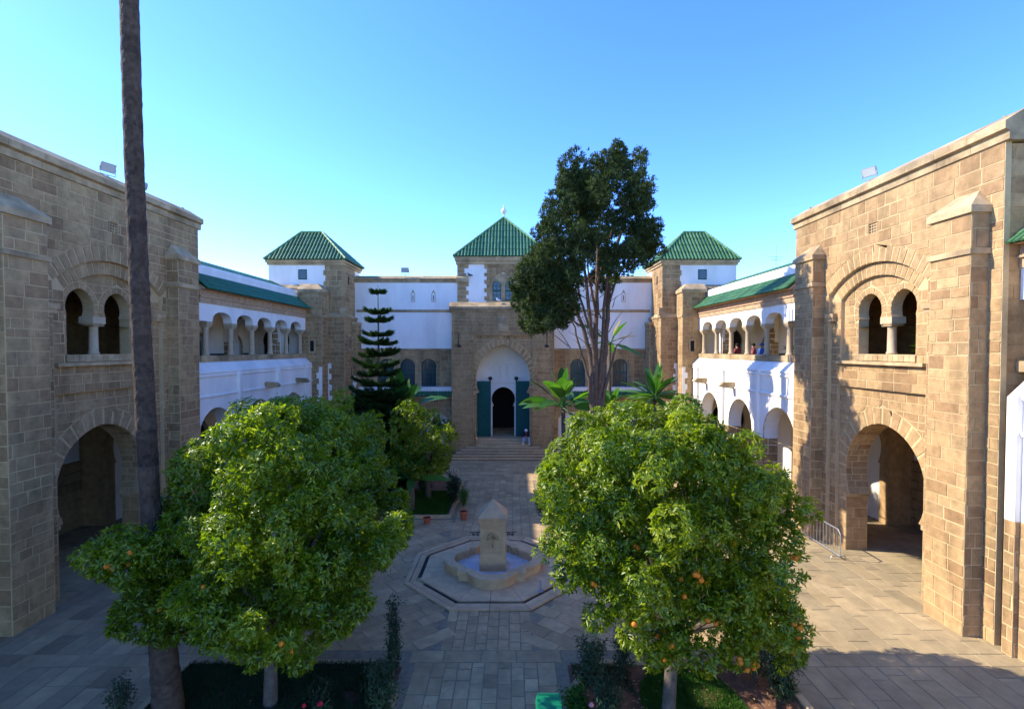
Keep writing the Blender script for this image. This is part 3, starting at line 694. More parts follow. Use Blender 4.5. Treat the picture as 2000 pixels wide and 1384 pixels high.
    for y, o_, lo_ in zip(doors, dop, lop):
        m = MB(); m.fbox(FX(s * 15.8, -s), y - .7, y + .7, 5.6, 7.9, -.02, .0); dd = m.build('gallery_door', m_door, root)
        m = MB()
        for k in (-1, 1):
            for z0, z1 in ((5.75, 6.4), (6.5, 7.1)): m.fbox(FX(s * 15.8, -s), y + k * .31 - .22, y + k * .31 + .22, z0, z1, .0, .03)
        m.build('door_panel', m_door, dd)
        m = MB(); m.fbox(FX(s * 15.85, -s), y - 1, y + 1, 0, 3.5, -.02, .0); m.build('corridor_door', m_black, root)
        bv = voussoirs(FX(s * 15.59, -s), o_, .16, 6, zc=7.0)
        for sd in (-1, 1): bv += gen_blocks(FX(s * 15.59, -s), *( (y - .78, y - .62) if sd < 0 else (y + .62, y + .78)), 5.62, 7.0, h=(.25, .35), ln=(.16, .16))
        lay(bv, 'stone_block', 'door_surround', m_stone, root, nmax=0)
    ye = ya + .25 if near else yb - .2; lo, hi = sorted((s * 12.42, s * 15.9)); c = s * 13.95
    eo = op_arch(c, .8, 5.62, 7.2, 7.5, .85, 8.4); eo2 = op_arch(c, 1.0, 0, 2.2, 2.6, 1.05, 3.8)
    m = MB(); wall(m, FF(ye), lo, hi, 0, 9.25, [eo, eo2], .2); m.build('end_wall', m_cream, root)
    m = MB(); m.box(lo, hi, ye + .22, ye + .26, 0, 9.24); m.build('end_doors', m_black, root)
    for y in cross:
        lo, hi = sorted((s * 12.42, s * 15.58)); c = s * 13.95
        o1 = op_arch(c, 1.05, 5.62, 7.3, 7.7, 1.12, 8.95); o2 = op_arch(c, 1.15, 0, 2.2, 2.8, 1.2, 4.3)
        m = MB(); wall(m, FF(y), lo, hi, 0, 9.25, [o1, o2], .5); m.build('cross_arch', m_cream, root)
        bb = gen_blocks(FF(y), lo, hi, 5.65, 7.4, [o1, ring_op(o1, .2)], h=(.25, .35), ln=(.3, .5)) + voussoirs(FF(y), o1, .3, 8) + voussoirs(FF(y), o2, .3, 8) + gen_blocks(FF(y), lo, hi, 0, 2.4, [o2], h=(.3, .35), ln=(.3, .7))
        lay(bb, 'stone_block', 'cross_arch_stones', m_stone, root, nmax=0)
    lay(bl, 'stone_block', 'small_stone_blocks', m_stone, root, nmax=150, minpx=60)
    return root
COLS = [30.25 - SP * i for i in range(6)]
kw = dict(cols=COLS, archs=[28.0, 24.3, 20.76], pils=[29.75, 26.15, 22.45], doors=[29.4, 25.9, 22.2], cross=[28.2])
wing(-1, 20.25, 31.1, 'white arcaded wing in shade, left, with teal tiled eave', **kw)
wing(1, 20.25, 31.1, 'sunlit white arcaded wing, right, with bright green tiled eave', **kw)
kw = dict(cols=[10.9 - SP * i for i in range(6)], archs=[9.6, 5.9, 2.2], pils=[11.35, 7.75, 4.05], doors=[8.5, 4.5], cross=[], near=True, sh=.42)
wing(-1, .2, 11.7, 'near end of the left arcaded wing beside the gate tower', **kw)
wing(1, .2, 11.7, 'white buttressed wing end at the right edge beside the sunlit tower', **kw)

# ================================================================== CORNER PAVILIONS
def patch(fr, u0, u1, v0, v1, root, mat, d=.024, jag=.14, left=True, right=True):
    """plaster patch with toothed edges"""
    n = max(2, round((v1 - v0) / .34)); pl, pr = [], []
    for i in range(n):
        a = v0 + (v1 - v0) * i / n; b = v0 + (v1 - v0) * (i + 1) / n; k = i % 2
        l = u0 + (jag * k + rng.uniform(0, .05) if left else 0); r = u1 - (jag * k + rng.uniform(0, .05) if right else 0)
        pl += [(l, a + rng.uniform(0, .04)), (l + (rng.uniform(-.03, .03) if left else 0), b)]; pr += [(r, a + rng.uniform(0, .04)), (r + (rng.uniform(-.03, .03) if right else 0), b)]
    m = MB(); m.prism(fr, pr + pl[::-1], -.01, d); return m.build('plaster_patch', mat, root)
def slit(fr, u, v0, v1, w, root, stone=True):
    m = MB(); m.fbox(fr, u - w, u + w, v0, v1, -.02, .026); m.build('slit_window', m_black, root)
    if stone:
        m = MB(); e = .09
        m.fbox(fr, u - w - e, u - w, v0 - e, v1 + e, -.01, .05); m.fbox(fr, u + w, u + w + e, v0 - e, v1 + e, -.01, .05); m.fbox(fr, u - w, u + w, v1, v1 + e, -.01, .049); m.fbox(fr, u - w, u + w, v0 - e, v0, -.01, .05); m.build('slit_surround', m_trim, root)
def pavilion(s, label):
    root = thing('corner_pavilion', label, 'tower', (s * 12.4, 33.6, 0), 'green roofed corner pavilions'); BL = []
    X = lambda a: s * a
    so_ = lambda a, b: sorted((s * a, s * b))
    xi, xo = 10.12, 14.8; y0, y1 = 31.9, 35.4
    m = MB(); m.box(X(xi), X(xo), y0, y1, 0, 12.5); m.build('tower_wall', m_mortar, root)
    f = FF(y0); fi = FX(s * xi, -s)
    BL += gen_blocks(f, *so_(xi, 11.3), 9.1, 12.28, h=(.26, .36), ln=(.4, .8)) + gen_blocks(fi, y0, 34.3, 9.1, 12.28, [op_rect(32.9, 33.15, 11.2, 11.75)], h=(.26, .36), ln=(.4, .9), tr=(0, .8))
    lo, hi = so_(11.22, xo); patch(f, lo, hi, 10.6, 12.3, root, m_white, left=s < 0 and False or s > 0, right=s < 0, jag=.1)
    m = MB(); m.box(X(10.6), X(xo), y1 - .9, y1 + .02, 11.7, 12.3); m.box(X(xi - .012), X(10.5), 34.35, y1 - .01, 11.6, 12.28); m.box(X(xo - .3), X(xo + .015), y0 + .01, y1 - .02, 10.0, 12.28); m.build('plaster_face', m_white, root)
    m = MB(); m.box(X(xi - .08), X(xo + .08), y0 - .08, y1 + .08, 12.30, 12.45); m.build('cornice', m_trim, root)
    m = MB(); m.box(X(xi - .16), X(xo + .16), y0 - .16, y1 + .16, 12.45, 12.60); m.build('cornice', m_trim, root)
    lo, hi = so_(xi - .26, xo + .2); ra = so_(12.05, 13.45); hip_roof(root, lo, hi, y0 - .22, y1 + .22, 12.62, ra, 14.72)
    # small window in the plaster
    u = s * 12.65; m = MB(); m.fbox(f, u - .27, u + .27, 11.38, 12.02, 0, .04); wn = m.build('window', m_frame, root)
    m = MB(); m.fbox(f, u - .21, u + .21, 11.44, 11.96, .03, .045); m.build('pane', m_glass, wn)
    m = MB(); m.fbox(fi, 32.9, 33.15, 11.2, 11.75, -.01, .004); m.build('slit_window', m_black, root)
    # lower turret
    lx0, lx1, ly0 = 9.96, 11.45, 31.62
    m = MB(); m.box(X(lx0), X(lx1), ly0, 34.25, 0, 9.0); V = [(X(lx0), ly0, 9.0), (X(lx1), ly0, 9.0), (X(lx1), 34.25, 9.0), (X(lx0), 34.25, 9.0), (X(lx0 + .17), ly0 + .29, 9.28), (X(lx1), ly0 + .29, 9.28), (X(lx1), 34.25, 9.28), (X(lx0 + .17), 34.25, 9.28)]
    m.mesh(V, [(0, 1, 5, 4), (1, 2, 6, 5), (3, 0, 4, 7), (4, 5, 6, 7)]); m.build('turret_wall', m_mortar, root)
    m = MB(); m.box(X(lx0 - .06), X(lx1), ly0 - .06, 34.25, 8.98, 9.1); m.build('string_course', m_trim, root)
    m = MB(); m.box(X(lx0 - .10), X(lx0 + .3), ly0 + .05, ly0 + .5, 9.12, 9.6); m.build('corbel', m_trim, root)
    f2 = FF(ly0); fi2 = FX(s * lx0, -s)
    BL += gen_blocks(f2, *so_(lx0, lx1), 0, 8.97, h=(.22, .32), ln=(.3, .75), tr=(0, .75)) + gen_blocks(fi2, ly0, 34.25, 0, 8.97, h=(.22, .32), ln=(.3, .75), tr=(0, .8))
    for u, v in ((32.6, 7.0), (33.3, 7.0), (32.9, 5.0)): slit(fi2, u, v, v + .8, .11, root)
    # a second shaft by the corner
    m = MB(); m.box(X(lx0 - .0), X(lx0 - .28), 33.2, 34.2, 0, 8.6); V0 = m; m.build('turret_shaft', m_mortar, root)
    BL += gen_blocks(FF(33.2), *so_(lx0 - .28, lx0), 0, 8.6, h=(.25, .35), ln=(.28, .3))
    BL += gen_blocks(FX(s * (lx0 - .28), -s), 33.2, 34.2, 0, 8.6, h=(.25, .35), ln=(.3, .6))
    m = MB(); m.box(X(lx0 - .33), X(lx0), 33.15, 34.22, 8.6, 8.78); m.build('shaft_cap', m_trim, root)
    lo, hi = so_(10.75, 11.42); patch(f2, lo, hi, 3.0, 6.1, root, m_white, d=.03)
    lo, hi = so_(lx0 - .28, lx0); patch(FF(33.2), lo, hi, 4.0, 5.2, root, m_white, d=.03, jag=.06)
    # pier against the wing
    px0, px1, py0 = 11.0, 12.35, 30.65
    m = MB(); m.box(X(px0), X(px1), py0, ly0 + .2, 0, 10.45); m.build('pier', m_mortar, root)
    BL += gen_blocks(FF(py0), *so_(px0, px1), 0, 8.94, [op_rect(*so_(11.47, 11.73), 6.85, 7.55)], h=(.24, .32), ln=(.3, .7), tr=(.1, .9)) + gen_blocks(FF(py0), *so_(px0, px1), 9.1, 10.42, h=(.24, .32), ln=(.3, .7))
    BL += gen_blocks(FX(s * px0, -s), py0, ly0, 0, 10.42, h=(.24, .32), ln=(.3, .7), tr=(0, .9))
    m = MB(); m.box(X(px0 - .05), X(px1), py0 - .05, ly0, 8.95, 9.08); m.build('string_course', m_trim, root)
    slit(FF(py0), s * 11.6, 6.85, 7.5, .12, root)
    m = MB(); m.box(X(px0 - .08), X(px1 + .1), py0 - .08, ly0 + .2, 10.45, 10.63)
    a = X(px0 - .08); b = X(px1 + .1); V = [(a, py0 - .08, 10.63), (b, py0 - .08, 10.63), (b, ly0 + .25, 10.63), (a, ly0 + .25, 10.63), (X(px0 + .35), py0 + .35, 11.0), (b, py0 + .35, 11.0), (b, ly0 + .25, 11.0), (X(px0 + .35), ly0 + .25, 11.0)]
    m.mesh(V, [(0, 1, 5, 4), (3, 0, 4, 7), (4, 5, 6, 7), (1, 2, 6, 5)]); m.build('pier_cap', m_trim, root)
    lo, hi = so_(11.0, 11.36); patch(FF(py0), lo, hi, 2.4, 5.9, root, m_white, d=.03, left=s < 0, right=s > 0)
    m = MB(); m.box(X(12.36), X(15.7), 31.1, 31.88, 9.42, 10.6); m.build('roof_parapet', m_white, root)
    coping(FF(31.1), [(-.0, 10.58), (.1, 10.6), (.1, 10.74), (-.35, 11.0), (-.8, 11.0), (-.8, 10.58)], *so_(12.46, 15.8), root, m_trim)
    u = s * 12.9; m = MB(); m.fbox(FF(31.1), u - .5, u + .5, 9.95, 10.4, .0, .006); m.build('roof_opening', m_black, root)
    lay(BL, 'stone_block', 'small_stone_blocks', m_stone, root, nmax=300, minpx=62)
    return root
pavilion(-1, 'left corner pavilion with green hip roof above the shaded wing')
pavilion(1, 'right corner pavilion with green hip roof beside the sunlit wing')

# ================================================================== REAR WALL
def arch_window(fr, op, root, dr=-.22, rows=6, ncol=3, blind=True):
    v0, v1 = op.v0, op.v1; l, r = op.p[0][1], op.p[0][2]; u = (l + r) / 2; hw = (r - l) / 2
    m = MB()
    P = [(q[2], q[0]) for q in op.p] + [(q[1], q[0]) for q in op.p[::-1]]
    Q = [(u + (a - u) * .87, v0 + .05 + (b - v0) * .955) for a, b in P]
    n = len(P)
    for i in range(n):
        j = (i + 1) % n
        m.face([fr.pt(*P[i], dr + .03), fr.pt(*P[j], dr + .03), fr.pt(*Q[j], dr + .03), fr.pt(*Q[i], dr + .03)]); m.face([fr.pt(*Q[i], dr + .03), fr.pt(*Q[j], dr + .03), fr.pt(*Q[j], dr - .02), fr.pt(*Q[i], dr - .02)])
    for i in range(1, ncol + 1):
        x = l + (r - l) * i / (ncol + 1); top = v1 - .12
        for k in range(40):
            a, b = op.at(top)
            if a + .04 < x < b - .04: break
            top -= .03
        m.fbox(fr, x - .018, x + .018, v0 + .03, top, dr - .01, dr + .025)
    for i in range(1, rows):
        z = v0 + (v1 - v0) * i / rows; a, b = op.at(z); th = .05 if i == rows // 2 else .016
        m.fbox(fr, a + .03, b - .03, z - th, z + th, dr - .009, dr + (.035 if th > .03 else .024))
    w = m.build('window', m_frame, root)
    m = MB(); m.face([fr.pt(a, b, dr) for a, b in P], flip=fr.flip); m.build('pane', m_glass, w); return w
RY = 34.3
root = thing('rear_palace_wall', 'long white shaded rear wall with stone bands and arched green windows', 'building', (0, RY, 0))
f = FF(RY); BL = []
wops = [op_arch(s * x, .52, 4.42, 5.62, 5.78, .54, 6.34, 10) for s in (-1, 1) for x in (5.1, 6.55, 8.0)]
m = MB(); wall(m, f, -10.2, 10.2, 0, 11.55, wops + [op_rect(-2.28, 2.28, 0, 7.85)], .5); m.build('plaster_wall', m_white, root)
coping(f, [(-.4, 11.5), (0.0, 11.5), (.06, 11.53), (.06, 11.68), (.14, 11.7), (.14, 11.78), (-.25, 12.0), (-.4, 12.0)], -10.1, 10.1, root, m_trim, step=1.2)
coping(f, [(-.1, 9.5), (.04, 9.5), (.07, 9.56), (.07, 9.66), (-.1, 9.7)], -10.0, 10.0, root, m_trim, 'string_course_stone', 1.3)
for s in (-1, 1):
    lo, hi = sorted((s * 3.3, s * 10.0)); m = MB(); wall(m, FF(RY - .03), lo, hi, 4.3, 6.9, wops[:3] if s < 0 else wops[3:], .06); m.build('window_zone_wall', m_mortar, root)
    for a, b, tr in ((3.37, 4.25, (0, .5)), (4.25, 8.9, (.55, 1)), (8.9, 10, (0, .5))):
        lo2, hi2 = sorted((s * a, s * b)); BL += gen_blocks(FF(RY - .03), lo2, hi2, 4.3, 6.88, wops, h=(.26, .36), ln=(.4, .8), tr=tr, gap=.014)
    coping(FF(RY - .03), [(-.1, 6.88), (.02, 6.88), (.06, 6.92), (.06, 7.0), (-.1, 7.05)], lo, hi, root, m_trim, 'string_course_stone', 1.3)
    for x in (4.75, 6.15) if s < 0 else (6.15, 8.2):
        v = 10.55; m = MB(); c = s * x + (.0)
        m.prism(f, [(c - .13, v - .35), (c + .13, v - .35), (c + .13, v + .2), (c + .06, v + .36), (c, v + .48), (c - .06, v + .36), (c - .13, v + .2)], -.01, .02); sl_ = m.build('arrow_slit', m_trim, root)
        m = MB(); m.prism(f, [(c - .09, v - .31), (c + .09, v - .31), (c + .09, v + .18), (c, v + .3), (c - .09, v + .18)], .015, .024); m.build('slit_plaster', m_white, sl_)
        m = MB(); m.fbox(f, c - .025, c + .025, v - .25, v + .1, .02, .028); m.build('slit_opening', m_black, sl_)
for o in wops: arch_window(FF(RY - .03), o, root)
lay(BL, 'stone_block', 'small_stone_blocks', m_stone, root, nmax=200, minpx=62)
# low galleries in front
for s, lab in ((-1, 'low stone gallery with blind arch and tiled eave left of the portal'), (1, 'low stone gallery with tiled eave right of the portal behind the big leaves')):
    lg = thing('low_gallery', lab, 'building', (s * 6.6, 33.5, 0), 'low galleries beside the portal'); f3 = FF(33.5); lo, hi = sorted((s * 3.36, s * 9.97))
    aops = [op_seg(s * x, .95, 0, 2.35, 2.8) for x in (4.65, 8.1)]
    m = MB(); wall(m, f3, lo, hi, 0, 4.2, aops, .25); m.build('gallery_wall', m_mortar, lg)
    m = MB(); m.box(lo, hi, 33.72, 33.78, 0, 4.1); m.build('blind_infill', m_white, lg)
    for o in aops: m = MB(); m.fbox(FF(33.72), o.uc - .1, o.uc + .45, 1.0, 2.3, 0, .02); m.build('vent_opening', m_black, lg)
    bb = gen_blocks(f3, lo, hi, 0, 3.7, aops + [ring_op(o, .36) for o in aops], h=(.25, .33), ln=(.35, .8), tr=(0, .6))
    for o in aops: bb += voussoirs(f3, o, .34, 8)
    lay(bb, 'stone_block', 'small_stone_blocks', m_stone, lg, nmax=120, minpx=62)
    m = MB(); tile_face(m, f3.pt(lo, 3.86, .42), f3.pt(hi, 3.86, .42), f3.pt(lo, 4.16, .0), f3.pt(hi, 4.16, .0), sp=.2, rad=.075, tl_=.26); m.build('tile_eave', m_teal, lg)
    m = MB(); m.sweep(f3, [(0, 3.7), (.2, 3.72), (.2, 3.82), (.0, 3.84)], lo, hi); m.build('moulding', m_band, lg)
    m = MB(); m.box(lo, hi, 33.46, 34.28, 4.16, 4.42); m.build('white_coping', m_white, lg)

# ================================================================== CENTRAL TOWER
ct = thing('central_tower', 'central tower with pyramidal green tile roof and ball finial', 'tower', (0, 37.4, 8)); f = FF(34.15); BL = []
m = MB(); m.box(-3.12, 3.12, 34.15, 40.4, 8.2, 13.0)
wop = [op_arch(x, .27, 10.3, 11.15, 11.25, .28, 11.58, 8) for x in (-.43, .43)]
m.build('tower_wall', m_white, ct)
v = 9.8; k = 0
while v < 12.85:
    h = rng.uniform(.26, .34)
    for s in (-1, 1):
        w = .78 if k % 2 else .62
        if 11.45 < v + h / 2 < 12.4 and s < 0: w = .5 + .12 * (k % 2)
        BL += [(f, [(min(s * 3.12, s * (3.12 - w)) + .006, v + .006), (max(s * 3.12, s * (3.12 - w)) - .006, v + .006), (max(s * 3.12, s * (3.12 - w)) - .006, v + h - .006), (min(s * 3.12, s * (3.12 - w)) + .006, v + h - .006)], 0, .03, rng.random())]
    v += h; k += 1
v = 10.0; k = 0
while v < 12.55:
    h = rng.uniform(.22, .3); w = 1.28 if k % 2 else 1.12
    BL += gen_blocks(FF(34.13), -w, w, v, v + h, [op_seg(0, .92, 9.9, 11.3, 12.15)], h=(h, h), ln=(.3, .6), gap=.012); v += h; k += 1
big = op_seg(0, .92, 9.9, 11.3, 12.15)
m = MB(); wall(m, FF(34.13), -1.1, 1.1, 9.9, 12.55, [big], .03); m.build('window_panel', m_mortar, ct)
m = MB(); wall(m, FF(34.145), -.92, .92, 9.9, 12.1, [Op([(q[0], q[1], q[2]) for q in o.p]) for o in wop], .03); m.build('window_tympanum', m_trim, ct)
BL += voussoirs(FF(34.12), big, .25, 7)
for o in wop: arch_window(FF(34.13), o, ct, dr=-.005, rows=4, ncol=1)
lay(BL, 'stone_block', 'small_stone_blocks', m_stone, ct, nmax=120, minpx=62)
m = MB(); m.box(-3.2, 3.2, 34.07, 40.48, 12.72, 12.95); m.build('cornice', m_trim, ct)
m = MB(); m.box(-3.27, 3.27, 34.0, 40.55, 12.95, 13.22); m.build('cornice', m_trim, ct)
hip_roof(ct, -3.34, 3.34, 33.95, 40.6, 13.24, (-.001, .001), 16.65)
m = MB(); m.lathe((0, 37.28, 16.6), [(.06, 0), (.05, .22), (.05, .3), (.14, .38), (.2, .5), (.2, .58), (.13, .7), (.05, .78), (.03, .95), (.005, 1.05)], 14); m.build('finial', m_cream, ct, smooth=True)
for s in (-1, 1):
    m = MB(); m.box(s * 2.35, s * 3.2, 34.0, 34.2, 11.5, 11.8); V = [(s * 2.35, 34.0, 11.8), (s * 3.2, 34.0, 11.8), (s * 3.2, 34.2, 12.0), (s * 2.35, 34.2, 12.0)]
    m.mesh(V, [(0, 1, 2, 3)]); m.build('band_return', m_trim, ct)

# ================================================================== PORTAL
pt = thing('entrance_portal', 'tall sandstone entrance portal with horseshoe arch and open green doors', 'portal', (0, 33, 0)); BL = []
PY = 33.0; f = FF(PY)
panel = op_rect(-1.95, 1.95, 0, 7.88); horse = op_arch(0, 1.78, 0, 4.2, 5.0, 1.80, 7.28, 18)
m = MB(); wall(m, f, -3.37, 3.37, 0, 9.45, [panel], .12); m.build('outer_wall', m_mortar, pt)
m = MB(); wall(m, FF(PY + .1), -2.0, 2.0, 0, 8.0, [horse], .5); m.build('inner_wall', m_mortar, pt)
m = MB(); m.box(-3.37, -1.97, PY + .12, 34.2, 0, 9.45); m.box(1.97, 3.37, PY + .12, 34.2, 0, 9.45); m.box(-1.97, 1.97, PY + .6, 34.2, 7.9, 9.45); m.build('portal_flank', m_mortar, pt)
for s in (-1, 1): BL += gen_blocks(FX(s * 3.37, s), PY + .02, 33.46, 0, 9.42, h=(.2, .3), ln=(.4, .5))
BL += gen_blocks(f, -3.37, 3.37, .0, 9.42, [panel, op_rect(-.33, .33, 8.18, 9.12)], h=(.18, .3), ln=(.35, .95), tr=(.1, .9), gap=.014)
BL += gen_blocks(FF(PY + .1), -1.95, 1.95, 0, 7.58, [horse, ring_op(horse, .5)], h=(.18, .28), ln=(.3, .6), gap=.014) + gen_blocks(FF(PY + .1), -1.95, 1.95, 7.60, 7.87, h=(.27, .27), ln=(.16, .3), gap=.014, tr=(0, .5)) + voussoirs(FF(PY + .1), horse, .46, 13)
for s in (-1, 1): BL += gen_blocks(Fr((s * 1.78, PY + .1, 0), (0, 1, 0), Zv, (-s, 0, 0)), 0, .5, .5, 4.1, h=(.25, .35), ln=(.25, .5))
lay(BL, 'stone_block', 'small_stone_blocks', m_stone, pt, nmax=300, minpx=62)
coping(f, [(-.3, 9.4), (0, 9.4), (.05, 9.44), (.05, 9.56), (.16, 9.6), (.16, 9.76), (-.35, 10.1), (-1.2, 10.1), (-1.2, 9.4)], -3.52, 3.52, pt, m_trim, step=.9)
for s in (-1, 1):
    m = MB(); m.fbox(FF(PY + .1), s * 1.95, s * 1.6, 4.08, 4.22, -.55, .05); m.build('impost', m_trim, pt)
m = MB(); m.fbox(f, -.31, .31, 8.3, 9.1, 0, .10); m.fbox(f, -.22, .22, 8.16, 8.3, 0, .07); m.build('carved_plaque', m_trim, pt)
# vestibule
DY = 34.75
m = MB(); m.box(-2.3, -1.9, PY + .6, DY + .1, 0, 7.9); m.box(1.9, 2.3, PY + .6, DY + .1, 0, 7.9); m.box(-2.3, 2.3, PY + .6, DY + .1, 7.45, 7.9)
inn = op_arch(0, .74, .9, 3.05, 3.5, .80, 4.36, 14)
sc = []
for i, (v, l, r) in enumerate(inn.p): sc.append((v, l, r))
fine = [(.9, .76), (3.04, .76)]
for i in range(57):
    a = i / 56; A = inn.arc; x = a * (len(A) - 1); j = min(int(x), len(A) - 2); x -= j
    v = A[j][0] + (A[j + 1][0] - A[j][0]) * x; h = A[j][1] + (A[j + 1][1] - A[j][1]) * x
    fine.append((v, max(0, h + (.045 if i % 4 < 2 and i > 8 else 0)) if i < 56 else 0))
vv = []
for v, h in fine:
    if not vv or v > vv[-1][0] + 1e-4: vv.append((v, h))
inn2 = Op([(v, -h, h) for v, h in vv])
wall(m, FF(DY), -1.95, 1.95, .85, 7.5, [inn2], .3); m.build('vestibule_wall', m_white, pt)
for s in (-1, 0, 1):
    oa = op_arch(s * .47, .2, 5.05, 5.7, 5.75, .2, 6.0, 8); m = MB()
    P = [(q[2], q[0]) for q in oa.p] + [(q[1], q[0]) for q in oa.p[::-1]]
    for i in range(len(P) - 1):
        a, b = P[i], P[i + 1]; m.tube([FF(DY).pt(*a, .01), FF(DY).pt(*b, .01)], .018, 5)
    m.build('blind_arch_moulding', m_cream, pt)
m = MB(); m.fbox(FF(DY), -.95, .95, 4.62, 4.68, 0, .06); m.fbox(FF(DY), -.95, -.88, .95, 4.62, 0, .05); m.fbox(FF(DY), .88, .95, .95, 4.62, 0, .05); m.build('door_surround', m_cream, pt)
m = MB(); m.box(-3, 3, DY + .3, DY + 4, .8, .94); m.build('hall_floor', m_trim, pt)
m = MB(); m.box(-3, -2.9, DY + .3, DY + 4, .9, 5); m.box(2.9, 3, DY + .3, DY + 4, .9, 5); m.box(-3, 3, DY + 3.9, DY + 4, .9, 5); m.box(-3, 3, DY + .3, DY + 4, 5, 5.1); m.build('hall_wall', m_black, pt)  # black walls paint the gloom of the hall behind the doors
for s in (-1, 1):
    x0, x1 = sorted((s * .86, s * 1.80)); m = MB(); m.box(x0, x1, DY - .22, DY - .14, .96, 4.78); d = m.build('door_leaf', m_door, pt)
    m = MB()
    for z0, z1 in ((1.15, 2.6), (2.8, 4.6)):
        m.box(x0 + .1, x1 - .1, DY - .245, DY - .22, z0, z0 + .08); m.box(x0 + .1, x1 - .1, DY - .245, DY - .22, z1 - .08, z1); m.box(x0 + .1, x0 + .18, DY - .246, DY - .22, z0 + .08, z1 - .08); m.box(x1 - .18, x1 - .1, DY - .246, DY - .22, z0 + .08, z1 - .08)
    for i in range(3): z = 1.4 + i * .4; m.box(x0 + .3, x1 - .3, DY - .24, DY - .22, z, z + .25)
    m.build('door_panel', m_door, d)
    m = MB(); m.lathe((s * .9, DY - .12, 4.75), [(.05, 0), (.05, .1), (.13, .14), (.15, .22), (.12, .3), (.04, .34)], 12); m.build('hinge_knob', m_iron, pt, smooth=True)
    m = MB(); P = [(s * 2.88, PY - .05 - .28 * math.sin(t * math.pi), 7.95 - t * .75 + .1 * math.sin(t * 2 * math.pi)) for t in [i / 12 for i in range(13)]]
    m.tube(P, .028, 6); m.tube([(s * 2.88, PY + .02, 7.9), (s * 2.88, PY - .3, 8.0), (s * 2.88, PY - .42, 7.85)], .025, 6); m.tube([(s * 2.88, PY + .02, 7.25), (s * 2.88, PY - .2, 7.3)], .025, 6); m.box(s * 2.88 - .13, s * 2.88 + .13, PY - .04, PY - .017, 7.1, 7.25); m.build('lantern_bracket', m_iron, pt)
# steps
st = thing('entrance_steps', 'wide stone steps fanning out in front of the portal', 'steps', (0, 32, 0))
for i in range(5):
    hw = 3.62 - i * .30; y = 31.25 + i * .35; yb_ = PY + .09 if hw > 1.9 else PY + .1; x = -hw
    while x < hw - .02:
        L = min(rng.uniform(.8, 1.5), hw - x)
        if hw - x - L < .4: L = hw - x
        ye = min(y + (.5 if i < 4 else 2.0), PY - .016); zt = (i + 1) * .115; t_ = rng.random(); m = MB(); m.box(x + .003, x + L - .003, y, ye, zt - .055, zt, t_); m.build('step_stone', m_fount, st)
        m = MB(); m.box(x + .03, x + L - .03, y + .06, ye - .002, 0.0 if i == 0 else i * .115 - .02, zt - .055, t_ * .4); m.build('step_riser', m_pavegrey, st); x += L  # risers darker than the pale treads, their shade put into the colour
for i in range(3):
    y = PY + .02 + i * .4; m = MB(); m.box(-1.77, 1.77, y, DY + .3 if i == 2 else y + .6, .5, .575 + (i + 1) * .125, rng.random()); m.build('step_stone', m_fount, st)

# ================================================================== FOUNTAIN
fo = thing('fountain', 'octagonal stone fountain with pillar and four lobed basin', 'fountain', (FC[0], FC[1], 0))
def octa(r): return [(FC[0] + r / math.cos(math.pi / 8) * math.cos(math.pi / 8 + k * math.pi / 4), FC[1] + r / math.cos(math.pi / 8) * math.sin(math.pi / 8 + k * math.pi / 4)) for k in range(8)]
def oring(ra, rb, z0, z1, name, mat, split=True, nn=2):
    A, B = octa(ra), octa(rb)
    for k in range(8):
        for j in range(nn):
            q = []
            for ring in (A, B):
                a, b = Vector(ring[k]), Vector(ring[(k + 1) % 8]); q += [a.lerp(b, j / nn + .004), a.lerp(b, (j + 1) / nn - .004)]
            P = [q[0], q[1], q[3], q[2]]; V = [(p.x, p.y, z0) for p in P] + [(p.x, p.y, z1) for p in P]
            mk(name, V, [(4, 5, 6, 7), (0, 1, 5, 4), (1, 2, 6, 5), (2, 3, 7, 6), (3, 0, 4, 7)], mat, fo, [rng.random()] * 5)
oring(2.62, 2.48, -.01, .055, 'rim_stone', m_fount); oring(2.455, 2.28, -.01, .045, 'rim_stone', m_fount)
mb = MB(); mb.face([(x, y, .002) for x, y in octa(2.64)]); mb.build('channel', m_dark, fo)
P = octa(2.15)
for k in range(8):
    a, b = Vector(P[k]), Vector(P[(k + 1) % 8]); c = Vector(FC)
    for t0, t1 in ((0, .5), (.5, 1)):
        q = [a.lerp(b, t0 + .004), a.lerp(b, t1 - .004)]; q += [c + (q[1] - c) * .35, c + (q[0] - c) * .35]
        V = [(p.x, p.y, 0.0) for p in q] + [(p.x, p.y, .05) for p in q]; mk('apron_slab', V, [(4, 5, 6, 7), (0, 1, 5, 4), (1, 2, 6, 5), (2, 3, 7, 6), (3, 0, 4, 7)], m_fount, fo, [rng.random()] * 5)
def quatre(R0, cl, sq, n=14):           # lobed outline: lobe radius, lobe centre distance, square half side
    out = []
    for k in range(4):
        th = k * math.pi / 2
        ca, sa = math.cos(th), math.sin(th); loc = [(sq, -sq)] if True else []
        y0 = min(R0 * .985, sq - .28); a0 = math.asin(max(-1, -y0 / R0)) if y0 < R0 else -math.pi / 2
        xs = cl + math.sqrt(max(0, R0 * R0 - y0 * y0))
        loc += [(sq, -y0)]
        for i in range(n + 1):
            a = -math.pi / 2 + math.pi * i / n; x = cl + R0 * math.cos(a); y = R0 * math.sin(a)
            if x > sq and abs(y) <= y0 + 1e-6: loc.append((x, y))
        loc += [(sq, y0)]
        out += [(FC[0] + x * ca - y * sa, FC[1] + x * sa + y * ca) for x, y in loc]
    return out
o1 = quatre(.78, .80, 1.04); o2 = quatre(.84 - .24, .70, 1.10 - .24)
